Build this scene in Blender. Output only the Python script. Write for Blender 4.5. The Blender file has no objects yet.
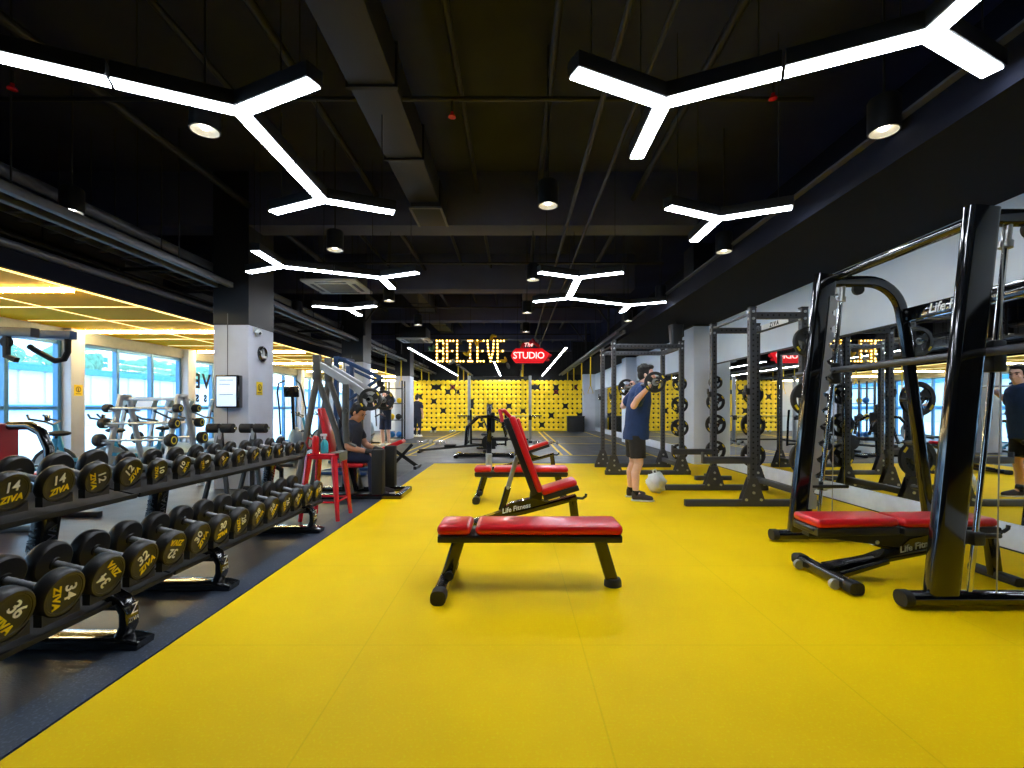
import bpy, bmesh, math, random
from mathutils import Vector, Matrix, Euler
random.seed(7)
SC = bpy.context.scene
COL = SC.collection
PI = math.pi
F = 480.0; VX = 515.0; VY = 408.0; H = 1.2      # focal length in pixels, vanishing point, eye height

def R(d): return math.radians(d)
def lin(c):
    def f(v):
        v /= 255.0
        return v/12.92 if v <= 0.04045 else ((v+0.055)/1.055)**2.4
    return (f(c[0]), f(c[1]), f(c[2]), 1.0)

# ------------------------------------------------------------------ materials
MATS = {}
def mat(name, rgb, rough=0.5, metal=0.0, var=0.06, nscale=9.0, bump=0.0, bscale=60.0, emit=None, estr=0.0, coat=0.0, spec=0.5):
    if name in MATS: return MATS[name]
    m = bpy.data.materials.new(name); m.use_nodes = True
    nt = m.node_tree; N = nt.nodes; L = nt.links
    b = N['Principled BSDF']
    b.inputs['Roughness'].default_value = rough
    b.inputs['Metallic'].default_value = metal
    b.inputs['Specular IOR Level'].default_value = spec
    if coat: b.inputs['Coat Weight'].default_value = coat; b.inputs['Coat Roughness'].default_value = 0.06
    c = lin(rgb)
    tc = N.new('ShaderNodeTexCoord'); nz = N.new('ShaderNodeTexNoise')
    nz.inputs['Scale'].default_value = nscale; nz.inputs['Detail'].default_value = 3
    L.new(tc.outputs['Object'], nz.inputs['Vector'])
    rp = N.new('ShaderNodeValToRGB')
    rp.color_ramp.elements[0].position = 0.3; rp.color_ramp.elements[1].position = 0.7
    rp.color_ramp.elements[0].color = tuple(max(0, x*(1-var)) for x in c[:3]) + (1,)
    rp.color_ramp.elements[1].color = tuple(min(1, x*(1+var)) for x in c[:3]) + (1,)
    L.new(nz.outputs['Fac'], rp.inputs['Fac']); L.new(rp.outputs['Color'], b.inputs['Base Color'])
    if bump:
        n2 = N.new('ShaderNodeTexNoise'); n2.inputs['Scale'].default_value = bscale; n2.inputs['Detail'].default_value = 2
        L.new(tc.outputs['Object'], n2.inputs['Vector'])
        bp = N.new('ShaderNodeBump'); bp.inputs['Strength'].default_value = bump; bp.inputs['Distance'].default_value = 0.01
        L.new(n2.outputs['Fac'], bp.inputs['Height']); L.new(bp.outputs['Normal'], b.inputs['Normal'])
    if emit:
        b.inputs['Emission Color'].default_value = lin(emit); b.inputs['Emission Strength'].default_value = estr
    MATS[name] = m
    return m

mat('black_gloss', (16,17,19), 0.16, 0.0, coat=0.6)
mat('smith_black', (14,16,19), 0.10, 0.2, coat=1.0)
mat('black_satin', (22,23,25), 0.38)
mat('black_matte', (12,12,13), 0.75)
mat('rack_grey', (62,63,68), 0.42, 0.1)
mat('hole_dark', (9,9,10), 0.8)
mat('bolt_steel', (200,202,205), 0.28, 0.9)
mat('chrome', (215,215,212), 0.12, 1.0, var=0.02)
mat('steel_brushed', (170,170,168), 0.32, 0.9)
mat('silver_paint', (168,170,172), 0.35, 0.5)
mat('grey_frame', (92,90,86), 0.35, 0.4)
mat('column_lightened', (228,234,244), 0.7, bump=0.1, bscale=18, var=0.04, nscale=3)  # column grey whitened in place of the stronger light on that side
mat('rubber_black', (24,24,25), 0.6, bump=0.15, bscale=180)
mat('urethane', (23,22,22), 0.45, bump=0.05, bscale=120)
mat('urethane_face', (17,17,18), 0.5)
mat('red_vinyl', (205,18,28), 0.3, bump=0.06, bscale=70, coat=0.2)
mat('red_paint', (205,24,40), 0.25, 0.0, coat=0.5)
mat('white_warm', (235,232,222), 0.5)
mat('red_dark', (150,16,26), 0.4)
mat('white_mark', (235,235,230), 0.5, var=0.01)
mat('yellow_mark', (235,205,20), 0.5, var=0.01)
mat('white_paint', (225,228,230), 0.5)
mat('mirror_silver', (226,232,234), 0.0, 1.0, var=0.0)
mat('wall_grey', (190,196,206), 0.75, bump=0.08, bscale=25, var=0.05, nscale=2)
mat('band_grey', (232,242,255), 0.7, bump=0.05, bscale=20, var=0.05, nscale=1.5)
mat('column_grey', (186,190,202), 0.75, bump=0.1, bscale=18, var=0.06, nscale=3)
mat('base_white', (222,230,244), 0.35)
mat('dark_wall', (12,15,28), 0.85, spec=0.15)
mat('ceiling_black', (50,54,82), 0.9, spec=0.15, bump=0.1, bscale=8, var=0.15, nscale=1.2)
mat('beam_black', (66,70,98), 0.7, var=0.12, nscale=1.5)
mat('duct_black', (13,13,17), 0.6)
mat('tray_grey', (84,87,94), 0.45, 0.3)
mat('pipe_black', (13,13,15), 0.6)
mat('back_black', (20,18,15), 0.8)
mat('disc_yellow', (250,208,6), 0.45)
mat('soffit_yellow', (255,177,0), 0.9, spec=0.1, var=0.03, nscale=1.0)
mat('frame_blue', (70,120,158), 0.35, 0.3)
mat('window_head', (150,150,146), 0.7)
mat('lamp_white', (255,255,255), 0.4, emit=(236,244,255), estr=34.0)
mat('strip_white', (255,255,255), 0.4, emit=(255,236,176), estr=60.0)
mat('strip_soft', (255,255,255), 0.4, emit=(255,226,120), estr=1.6)
mat('lens_glow', (255,255,255), 0.2, emit=(255,250,240), estr=6)
mat('lamp_far', (255,255,255), 0.4, emit=(240,246,255), estr=90)
mat('bulb_glow', (255,220,120), 0.3, emit=(255,206,105), estr=8.0)
mat('letter_gold', (92,70,18), 0.5, emit=(255,190,40), estr=0.12)
mat('neon_red', (215,12,26), 0.4, emit=(255,10,26), estr=0.45)
mat('neon_text', (255,220,220), 0.4, emit=(255,190,184), estr=1.4)
mat('screen_glow', (235,240,245), 0.2, emit=(190,216,246), estr=0.55)
mat('skin', (240,190,166), 0.5, var=0.04)
mat('skin_tan', (190,134,104), 0.5, var=0.04)
mat('hair_black', (24,19,17), 0.6, var=0.25, nscale=60, bump=0.5, bscale=90)
mat('shirt_navy', (26,54,102), 0.85, var=0.1, nscale=14, bump=0.4, bscale=16)
mat('shirt_dark', (26,32,50), 0.85, var=0.1, nscale=14, bump=0.4, bscale=18)
mat('shorts_black', (40,38,40), 0.9, var=0.12, nscale=14, bump=0.4, bscale=18)
mat('trouser_navy', (26,34,62), 0.9, var=0.1)
mat('glove_black', (28,26,27), 0.7)
mat('shoe_dark', (52,40,40), 0.6)
mat('shoe_white', (220,222,220), 0.6)
mat('bag_white', (224,226,222), 0.45, bump=0.4, bscale=30)
mat('towel_grey', (112,114,112), 0.95, bump=0.6, bscale=60)
mat('bottle_teal', (60,170,185), 0.2)
mat('bottle_clear', (200,220,225), 0.15)
mat('bike_blue', (40,120,160), 0.35)
mat('machine_blue', (32,62,104), 0.35, 0.1)
mat('treadmill_grey', (120,138,150), 0.4)
mat('ball_blue', (30,110,190), 0.45)
mat('concrete_out', (226,228,230), 0.9, nscale=0.3)
mat('building_out', (214,218,222), 0.8)
mat('roof_out', (64,132,176), 0.6)
mat('leaf_out', (108,150,120), 0.9, var=0.3, nscale=3, bump=1.0, bscale=6)
mat('bark_out', (90,80,66), 0.9)
mat('bench_print', (225,228,228), 0.4)
mat('ac_white', (222,222,216), 0.5)
mat('ac_grille', (150,152,150), 0.6)
mat('strap_yellow', (232,196,18), 0.6)
mat('ledge_tan', (178,140,92), 0.5)

def floor_mat(name, rgb, rough, speck, tile=None, off=(0,0), seam=0.0, sp_amt=0.2, bump=0.1, blotch=0.08, spec=0.5):
    m = bpy.data.materials.new(name); m.use_nodes = True
    nt = m.node_tree; N = nt.nodes; L = nt.links; b = N['Principled BSDF']
    b.inputs['Roughness'].default_value = rough
    b.inputs['Specular IOR Level'].default_value = spec
    g = N.new('ShaderNodeNewGeometry')
    def noise(s, d=3):
        n = N.new('ShaderNodeTexNoise'); n.inputs['Scale'].default_value = s; n.inputs['Detail'].default_value = d
        L.new(g.outputs['Position'], n.inputs['Vector']); return n
    def math_(op, a, bb=None):
        n = N.new('ShaderNodeMath'); n.operation = op
        for i, v in enumerate((a, bb)):
            if v is None: continue
            if isinstance(v, (int, float)): n.inputs[i].default_value = v
            else: L.new(v, n.inputs[i])
        return n.outputs[0]
    c = lin(rgb)
    r1 = N.new('ShaderNodeValToRGB'); n1 = noise(0.9, 5)
    r1.color_ramp.elements[0].position = .3; r1.color_ramp.elements[1].position = .7
    r1.color_ramp.elements[0].color = tuple(x*(1-blotch) for x in c[:3])+(1,)
    r1.color_ramp.elements[1].color = tuple(min(1, x*(1+blotch)) for x in c[:3])+(1,)
    L.new(n1.outputs['Fac'], r1.inputs['Fac'])
    n2 = noise(speck, 2)
    r2 = N.new('ShaderNodeValToRGB'); r2.color_ramp.elements[0].position = .55; r2.color_ramp.elements[1].position = .7
    L.new(n2.outputs['Fac'], r2.inputs['Fac'])
    mx = N.new('ShaderNodeMixRGB'); mx.blend_type = 'MIX'
    mx.inputs['Color2'].default_value = tuple(min(1, x*2.2+0.012) for x in c[:3])+(1,)
    L.new(math_('MULTIPLY', r2.outputs['Color'], sp_amt), mx.inputs['Fac']); L.new(r1.outputs['Color'], mx.inputs['Color1'])
    out = mx.outputs['Color']
    if tile:
        sep = N.new('ShaderNodeSeparateXYZ'); L.new(g.outputs['Position'], sep.inputs[0])
        ms = []
        for ax, t, o in (('X', tile[0], off[0]), ('Y', tile[1], off[1])):
            v = math_('DIVIDE', math_('SUBTRACT', sep.outputs[ax], o), t)
            fr = math_('FRACT', v)
            d = math_('MULTIPLY', math_('ABSOLUTE', math_('SUBTRACT', fr, 0.5)), t)   # t/2 at a seam
            ms.append(math_('GREATER_THAN', d, t/2-0.0035))
        s = math_('MULTIPLY', math_('MAXIMUM', ms[0], ms[1]), seam)
        m2 = N.new('ShaderNodeMixRGB'); m2.inputs['Color2'].default_value = tuple(x*0.45 for x in c[:3])+(1,)
        L.new(s, m2.inputs['Fac']); L.new(out, m2.inputs['Color1']); out = m2.outputs['Color']
    L.new(out, b.inputs['Base Color'])
    bp = N.new('ShaderNodeBump'); bp.inputs['Strength'].default_value = bump; bp.inputs['Distance'].default_value = 0.004
    L.new(n2.outputs['Fac'], bp.inputs['Height']); L.new(bp.outputs['Normal'], b.inputs['Normal'])
    n3 = noise(2.5, 4); mr = N.new('ShaderNodeMapRange')
    mr.inputs['To Min'].default_value = max(0.05, rough-0.08); mr.inputs['To Max'].default_value = rough+0.1
    L.new(n3.outputs['Fac'], mr.inputs['Value']); L.new(mr.outputs[0], b.inputs['Roughness'])
    MATS[name] = m
floor_mat('floor_yellow', (250,203,0), 0.6, 85, (1.1, 1.22), (0.34, 2.43), 0.16, 0.2, 0.2, 0.08, spec=0.08)
floor_mat('floor_dark', (20,28,42), 0.42, 120, (1.0, 1.0), (0, 0), 0.4, 0.25, 0.25, 0.12)
floor_mat('floor_border', (48,57,72), 0.55, 75, (9.0, 1.0), (0, 2.42), 0.6, 1.0, 0.3, 0.1)

def glass_mat():
    m = bpy.data.materials.new('window_glass'); m.use_nodes = True
    nt = m.node_tree; N = nt.nodes; L = nt.links
    N.remove(N['Principled BSDF'])
    t = N.new('ShaderNodeBsdfTransparent'); t.inputs['Color'].default_value = (0.9, 0.96, 1.0, 1)
    g = N.new('ShaderNodeBsdfGlossy'); g.inputs['Roughness'].default_value = 0.03
    lw = N.new('ShaderNodeLayerWeight'); lw.inputs['Blend'].default_value = 0.5
    pw = N.new('ShaderNodeMath'); pw.operation = 'POWER'; pw.inputs[1].default_value = 5.0; L.new(lw.outputs['Facing'], pw.inputs[0])
    f = N.new('ShaderNodeMath'); f.operation = 'MULTIPLY_ADD'; f.inputs[1].default_value = 0.7; f.inputs[2].default_value = 0.03; L.new(pw.outputs[0], f.inputs[0])
    x = N.new('ShaderNodeMixShader')
    L.new(f.outputs[0], x.inputs[0]); L.new(t.outputs[0], x.inputs[1]); L.new(g.outputs[0], x.inputs[2])
    L.new(x.outputs[0], N['Material Output'].inputs['Surface'])
    MATS['window_glass'] = m
glass_mat()

# ------------------------------------------------------------------ mesh builder
def circ(r, n=12, ph=0.0): return [(r*math.cos(2*PI*i/n+ph), r*math.sin(2*PI*i/n+ph)) for i in range(n)]
def rrect(w, h, r=0.01, n=3):
    r = min(r, w/2-1e-4, h/2-1e-4); o = []
    for cx, cy, a0 in ((w/2-r, h/2-r, 0), (-w/2+r, h/2-r, 90), (-w/2+r, -h/2+r, 180), (w/2-r, -h/2+r, 270)):
        for i in range(n+1):
            a = R(a0+90*i/n); o.append((cx+r*math.cos(a), cy+r*math.sin(a)))
    return o

class MB:
    def __init__(s): s.bm = bmesh.new(); s.mi = 0; s.mats = None
    def m(s, i): s.mi = i; return s
    def _add(s, vs, fs):
        bv = [s.bm.verts.new(v) for v in vs]
        for f in fs:
            try:
                fc = s.bm.faces.new([bv[i] for i in f]); fc.material_index = s.mi; fc.smooth = True
            except ValueError: pass
        return s
    def box(s, lo, hi, bev=0.0, rot=None, piv=None, seg=2):
        b = bmesh.new()
        c = [(a+d)/2 for a, d in zip(lo, hi)]; sz = [abs(d-a) for a, d in zip(lo, hi)]
        bmesh.ops.create_cube(b, size=1.0)
        for v in b.verts: v.co = Vector((v.co.x*sz[0], v.co.y*sz[1], v.co.z*sz[2]))
        if bev > 0:
            bmesh.ops.bevel(b, geom=b.edges[:]+b.verts[:], offset=min(bev, min(sz)*0.49), segments=seg, profile=0.5, affect='EDGES')
        M = Matrix.Translation(c)
        if rot: 
            p = Vector(piv) if piv else Vector(c)
            M = Matrix.Translation(p) @ Euler(rot).to_matrix().to_4x4() @ Matrix.Translation(-p) @ M
        return s._take(b, M)
    def _take(s, b, M=None):
        b.verts.index_update()
        vs = [(M @ v.co) if M else v.co.copy() for v in b.verts]
        fs = [[v.index for v in f.verts] for f in b.faces]
        b.free(); return s._add(vs, fs)
    def sweep(s, path, prof, up=None, scale=None, caps=True, closed=False):
        P = [Vector(p) for p in path]; n = len(P); k = len(prof); vs = []; fs = []
        last = None
        for i, p in enumerate(P):
            if closed: t = (P[(i+1) % n]-P[i-1]).normalized()
            elif i == 0: t = (P[1]-P[0]).normalized()
            elif i == n-1: t = (P[-1]-P[-2]).normalized()
            else: t = ((P[i+1]-p).normalized()+(p-P[i-1]).normalized()).normalized()
            if last is None:
                u = Vector(up) if up else (Vector((0, 0, 1)) if abs(t.z) < 0.9 else Vector((1, 0, 0)))
            else: u = last
            sd = t.cross(u)
            if sd.length < 1e-6: sd = t.cross(Vector((0.3, 1, 0.2)))
            sd.normalize(); u = sd.cross(t).normalized(); last = u
            # mitre widening
            f = 1.0
            if 0 < i < n-1 or closed:
                a = (p-P[i-1]).normalized(); c = a.dot(t); f = 1/max(0.5, c)
            sc = scale[i] if scale else 1.0
            for x, y in prof: vs.append(p+sd*x*sc*1.0+u*y*sc*1.0)
        m = n if closed else n-1
        for i in range(m):
            for j in range(k):
                a = i*k+j; b = i*k+(j+1) % k; c = ((i+1) % n)*k+(j+1) % k; d = ((i+1) % n)*k+j
                fs.append((a, b, c, d))
        if caps and not closed:
            fs.append(tuple(range(k))[::-1]); fs.append(tuple((n-1)*k+j for j in range(k)))
        return s._add(vs, fs)
    def tube(s, path, r, n=12, scale=None, closed=False): return s.sweep(path, circ(r, n), None, scale, True, closed)
    def bar(s, path, w, h, up=(0, 0, 1), rad=0.008): return s.sweep(path, rrect(w, h, rad), up)
    def cyl(s, a, b, r, r2=None, n=16):
        return s.sweep([a, b], circ(1.0, n), None, [r, r if r2 is None else r2])
    def lathe(s, prof, n=24, M=None):
        """prof: (radius, height) pairs about +Z, closed at the axis when the radius is 0."""
        vs = []; fs = []; M = M or Matrix()
        rings = []
        for r, z in prof:
            if r < 1e-6: rings.append([len(vs)]); vs.append(M @ Vector((0, 0, z)))
            else:
                rings.append(list(range(len(vs), len(vs)+n)))
                for i in range(n): vs.append(M @ Vector((r*math.cos(2*PI*i/n), r*math.sin(2*PI*i/n), z)))
        for a, b in zip(rings, rings[1:]):
            for i in range(n):
                j = (i+1) % n
                if len(a) == 1 and len(b) == 1: continue
                if len(a) == 1: fs.append((a[0], b[j], b[i]))
                elif len(b) == 1: fs.append((a[i], a[j], b[0]))
                else: fs.append((a[i], a[j], b[j], b[i]))
        return s._add(vs, fs)
    def ell(s, c, r, rot=None, n=16, m=10):
        vs = []; fs = []; E = Euler(rot).to_matrix() if rot else Matrix.Identity(3)
        if isinstance(r, (int, float)): r = (r, r, r)
        c = Vector(c)
        vs.append(c+E @ Vector((0, 0, -r[2])))
        for i in range(1, m):
            a = -PI/2+PI*i/m
            for j in range(n):
                t = 2*PI*j/n
                vs.append(c+E @ Vector((r[0]*math.cos(a)*math.cos(t), r[1]*math.cos(a)*math.sin(t), r[2]*math.sin(a))))
        vs.append(c+E @ Vector((0, 0, r[2])))
        for j in range(n):
            fs.append((0, 1+(j+1) % n, 1+j)); fs.append((len(vs)-1, 1+(m-2)*n+j, 1+(m-2)*n+(j+1) % n))
        for i in range(m-2):
            for j in range(n):
                a = 1+i*n+j; b = 1+i*n+(j+1) % n
                fs.append((a, b, b+n, a+n))
        return s._add(vs, fs)
    def prism(s, pts, d, O, A, B):
        """2D outline pts on the plane through O with axes A, B, pushed d along A x B."""
        O = Vector(O); A = Vector(A); B = Vector(B); Nn = A.cross(B).normalized()
        k = len(pts)
        vs = [O+A*x+B*y for x, y in pts]+[O+A*x+B*y+Nn*d for x, y in pts]
        fs = [tuple(range(k))[::-1], tuple(range(k, 2*k))]+[(i, (i+1) % k, k+(i+1) % k, k+i) for i in range(k)]
        return s._add(vs, fs)
    def chain(s, pts, rad, n=14):
        """capsule chain for bodies"""
        for p, r in zip(pts, rad): s.ell(p, r, n=n, m=8)
        for (a, ra), (b, rb) in zip(zip(pts, rad), list(zip(pts, rad))[1:]):
            if (Vector(a)-Vector(b)).length > 1e-5: s.cyl(a, b, ra, rb, n)
        return s
    def build(s, name, mats, parent=None, sharp=40):
        bmesh.ops.recalc_face_normals(s.bm, faces=s.bm.faces[:])
        me = bpy.data.meshes.new(name); s.bm.to_mesh(me); s.bm.free()
        for k in ([mats] if isinstance(mats, str) else mats): me.materials.append(MATS[k])
        if sharp: me.set_sharp_from_angle(angle=R(sharp))
        o = bpy.data.objects.new(name, me); COL.objects.link(o)
        if parent is not None: o.parent = parent
        return o

def tag(o, label=None, cat=None, group=None, kind=None):
    if label: o['label'] = label
    if cat: o['category'] = cat
    if group: o['group'] = group
    if kind: o['kind'] = kind
    return o
def thing(name, label, cat, loc=(0, 0, 0), rz=0.0, group=None):
    o = bpy.data.objects.new(name, None); o.empty_display_size = 0.1; COL.objects.link(o)
    o.location = loc; o.rotation_euler = (0, 0, rz)
    return tag(o, label, cat, group)
def struct(o): o['kind'] = 'structure'; return o
def copy_tree(o, parent=None):
    c = o.copy(); COL.objects.link(c)
    if parent is not None: c.parent = parent
    for ch in [x for x in o.children]: copy_tree(ch, c)
    return c
def dup(o, loc, rz=None, label=None, group=None):
    c = copy_tree(o); c.location = loc
    if rz is not None: c.rotation_euler = (0, 0, rz)
    if label: c['label'] = label
    if group: c['group'] = group
    return c
def text_mesh(name, txt, size, matname, parent, O, A, B, depth=0.002, shear=0.0, ax='CENTER', bold=0.0, spacing=1.0):
    """lettering on the plane O, A (reading direction), B (up)."""
    cu = bpy.data.curves.new(name, 'FONT'); cu.body = txt; cu.size = size; cu.extrude = depth
    cu.align_x = ax; cu.align_y = 'CENTER'; cu.shear = shear; cu.offset = bold; cu.resolution_u = 3; cu.space_character = spacing
    t = bpy.data.objects.new(name, cu); COL.objects.link(t)
    dg = bpy.context.evaluated_depsgraph_get()
    me = bpy.data.meshes.new_from_object(t.evaluated_get(dg))
    bpy.data.objects.remove(t); bpy.data.curves.remove(cu)
    A = Vector(A).normalized(); B = Vector(B).normalized(); C = A.cross(B)
    M = Matrix((A, B, C)).transposed().to_4x4(); M.translation = Vector(O)
    me.transform(M); me.materials.clear(); me.materials.append(MATS[matname])
    me.name = name
    o = bpy.data.objects.new(name, me); COL.objects.link(o)
    if parent is not None: o.parent = parent
    return o
def arc(cx, cy, r, a0, a1, n=8): return [(cx+r*math.cos(R(a0+(a1-a0)*i/n)), cy+r*math.sin(R(a0+(a1-a0)*i/n))) for i in range(n+1)]
ORD = ['first','second','third','fourth','fifth','sixth','seventh','eighth','ninth','tenth','eleventh','twelfth','thirteenth','fourteenth','fifteenth','sixteenth']
# ------------------------------------------------------------------ the setting
WX = 4.2; LX = -8.0; BY = 25.4; CZ = 4.7; Y0 = -3.0
struct(MB().box((-8.3, Y0, -0.2), (4.5, BY+0.3, -0.006)).build('floor', 'floor_dark'))
struct(MB().box((-1.75, Y0, -0.005), (WX, 10.4, 0.0)).build('floor_yellow', 'floor_yellow'))
struct(MB().box((-1.985, Y0, -0.005), (-1.765, 10.62, -0.001)).box((-1.765, 10.403, -0.005), (WX, 10.62, -0.001)).build('floor_border', 'floor_border'))
struct(MB().box((-8.3, Y0, CZ), (4.5, BY+0.3, CZ+0.15)).build('ceiling', 'ceiling_black'))
# yellow floor lines at the back of the room
fl = MB()
for x in (-2.98, -2.72, 1.2, 1.44): fl.box((x-0.035, 12.2, -0.005), (x+0.035, 24.5, -0.003))
for x in (3.5,): fl.box((x-0.03, 11, -0.005), (x+0.03, 24.5, -0.003))
for y in (12.2, 16.2, 20.2):
    fl.box((-5.2, y-0.035, -0.005), (-2.5, y+0.035, -0.0025)); fl.box((1.0, y-0.035, -0.005), (3.5, y+0.035, -0.0025))
struct(fl.build('floor_lines', 'strap_yellow'))

# right wall: base strip, mirror, pale band, dark upper wall and soffit
wr = struct(MB().box((WX, Y0, 0), (WX+0.2, BY+0.3, CZ)).build('wall_right', 'dark_wall'))
struct(MB().box((WX-0.025, Y0, 0.012), (WX, BY-0.1, 0.226), 0.004).build('baseboard_right', 'base_white'))
struct(MB().box((WX-0.03, Y0, 0.0), (WX, BY-0.1, 0.012)).build('trim_1', 'black_satin'))
mir = MB()
y = -2.9
while y < 24.9:
    mir.box((WX-0.012, y+0.003, 0.228), (WX-0.002, y+1.497, 2.105), 0.002, seg=1); y += 1.5
tag(mir.build('wall_mirror', 'mirror_silver'), 'long wall mirror of joined panels above the pale base strip', 'mirror')
struct(MB().box((WX-0.03, Y0, 2.106), (WX, BY-0.1, 2.13), 0.003).build('trim_2', 'black_satin'))
struct(MB().box((WX-0.02, Y0, 2.131), (WX, BY-0.1, 2.965)).build('wall_band', 'band_grey'))
struct(MB().box((2.72, Y0, 2.967), (WX, BY, 3.215)).build('ceiling_soffit', 'dark_wall'))
struct(MB().box((2.66, Y0, 3.216), (2.72, BY, 3.235)).build('trim_3', 'tray_grey'))

# back wall with yellow discs
wb = struct(MB().box((-8.3, BY, 0), (4.5, BY+0.2, CZ)).build('wall_back', 'back_black'))
P = 0.2485; nx = 37; nz = 11; x0 = -5.66
gaps = set()
def gap(c, r): gaps.add((c, r))
for c, r in ((5,1),(5,4),(5,10),(2,3),(10,2),(13,4),(13,5),(21,5),(26,1),(27,1),(33,5),(30,7),(28,9),(8,2),(9,1),(24,6),(17,5),(6,1),(35,1),(31,2),(31,1),(36,7),(7,6),(15,9)): gap(c, r)
dm = MB()
for c in range(nx):
    for r in range(nz):
        if (c, r) in gaps: continue
        x = x0+P*(c+0.5); z = 2.67-P*(r+0.5)
        M = Matrix.Translation((x, BY-0.001, z)) @ Matrix.Rotation(R(90), 4, 'X')
        dm.lathe([(0.0, 0.03), (0.122, 0.03), (0.134, 0.022), (0.134, 0.0)], 14, M)
dm.build('disc_panelling', 'disc_yellow', wb)
pr = MB()
for c, r in ((9,1),(35,1),(31,2)):
    x = x0+P*(c+0.5); z = 2.67-P*(r+0.5)
    pr.sweep([(x+0.08*math.cos(a*PI/8), BY-0.03, z+0.08*math.sin(a*PI/8)) for a in range(16)], rrect(0.03, 0.02, 0.005), (0, 1, 0), closed=True)
pr.build('disc_ring', 'red_dark', wb)
struct(MB().box((3.56, BY-0.35, 0), (WX, BY, 2.966)).build('wall_back_pier', 'column_lightened'))
struct(MB().box((-8.0, BY-0.08, 0), (-5.72, BY, 2.9)).build('wall_back_panel', 'wall_grey'))

# columns
struct(MB().box((-8.3, Y0-0.15, 0), (4.5, Y0, CZ)).build('wall_rear', 'dark_wall'))
def column(n, lo, hi, dark_from, seam=None, m='column_grey'):
    o = struct(MB().box((lo[0], lo[1], 0), (hi[0], hi[1], dark_from), 0.01).build('column_%d' % n, m))
    MB().box((lo[0]-0.002, lo[1]-0.002, dark_from), (hi[0]+0.002, hi[1]+0.002, CZ)).build('dark_band', 'duct_black', o)
    if seam: MB().box((seam-0.006, lo[1]-0.004, 0.9), (seam+0.006, lo[1]+0.01, 2.6)).build('conduit', 'tray_grey', o)
    return o
c1 = column(1, (-4.46, 7.1), (-3.94, 7.83), 2.43, -4.25)
column(2, (-4.62, 12.8), (-4.05, 13.5), 2.43, -4.35)
column(3, (-4.62, 18.5), (-4.05, 19.2), 2.43)
column(4, (3.8, 10.2), (WX+0.0, 10.8), 2.94, None, 'column_lightened')
column(5, (3.8, 16.5), (WX+0.0, 17.1), 2.94, None, 'column_lightened')

# beams, ducts, pipes and trays under the black ceiling
for i, y in enumerate((7.1, 10.9, 14.8, 18.8, 22.6)):
    struct(MB().box((-8.0, y, 3.9), (2.72, y+0.42, CZ), 0.01).build('ceiling_beam', 'beam_black'))
def struct_tube(name, path, r, m='pipe_black', n=10): return struct(MB().tube(path, r, n).build(name, m))
def duct(name, lo, hi, m='duct_black'):
    mb = MB().box(lo, hi, 0.01)
    y = lo[1]+0.6
    while y < hi[1]-0.1:
        mb.box((lo[0]-0.02, y-0.02, lo[2]-0.02), (hi[0]+0.02, y+0.02, hi[2]+0.02)); y += 1.2
    return mb.build(name, m)
struct(duct('ceiling_duct', (-1.42, -2.5, 3.95), (-1.02, 6.5, 4.3)))
struct(duct('ceiling_duct', (0.2, 11.4, 4.15), (0.55, 24, 4.5)))
struct(duct('ceiling_duct', (-6.6, 1.5, 3.2), (-5.6, 6.9, 3.7)))
struct(duct('ceiling_duct', (-2.9, 11.5, 4.1), (-2.4, 22, 4.55)))
for x, z, r in ((-2.05, 4.35, 0.04), (-3.95, 4.2, 0.05), (-0.55, 4.4, 0.03), (0.35, 4.4, 0.035), (1.75, 4.3, 0.04), (-2.9, 4.45, 0.03), (-1.2, 4.45, 0.03), (0.75, 3.84, 0.025), (1.05, 3.84, 0.02)):
    struct_tube('ceiling_pipe', [(x, -2.5, z), (x, BY, z)], r)
for y, z in ((4.35, 3.9+0.1), (8.7, 3.82), (12.6, 3.84), (17.2, 3.84)):
    struct_tube('ceiling_pipe', [(-5.2, y, z), (2.7, y, z)], 0.022)
# long lighting rails and cable trays on the left side
for x, z in ((-4.2, 3.02), (-4.42, 3.02)):
    rl = MB().box((x-0.035, 1.0, z-0.04), (x+0.035, BY, z+0.04), 0.006)
    for y in range(2, 25, 2): rl.m(1).cyl((x, y, z), (x, y, CZ), 0.008, n=6)
    struct(rl.build('ceiling_rail', ['tray_grey', 'pipe_black']))
def tray(x0_, x1_, z, m='tray_grey', y0_=1.0):
    t = MB()
    for x in (x0_, x1_): t.box((x-0.012, y0_, z), (x+0.012, BY, z+0.09))
    y = y0_+0.2
    while y < BY: t.box((x0_, y, z+0.005), (x1_, y+0.05, z+0.025)); y += 0.35
    for y in range(3, 25, 3):
        for x in (x0_, x1_): t.m(1).cyl((x, y, z), (x, y, CZ), 0.007, n=6)
    return struct(t.build('ceiling_tray', [m, 'pipe_black']))
tray(-5.0, -4.72, 3.12); tray(-5.7, -5.3, 3.3)
for i, (x, z, r) in enumerate(((-5.12, 2.86, 0.045), (-4.62, 3.35, 0.06), (-5.25, 3.0, 0.03), (-4.95, 3.5, 0.05))):
    struct_tube('ceiling_pipe', [(x, 1, z), (x, BY, z)], r, 'tray_grey' if i < 2 else 'pipe_black')
for y in (4.2, 6.4, 8.6, 11.6, 15, 18):
    struct_tube('ceiling_pipe', [(-5.25, y, 3.05), (-4.3, y, 3.05)], 0.025, 'pipe_black')
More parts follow.
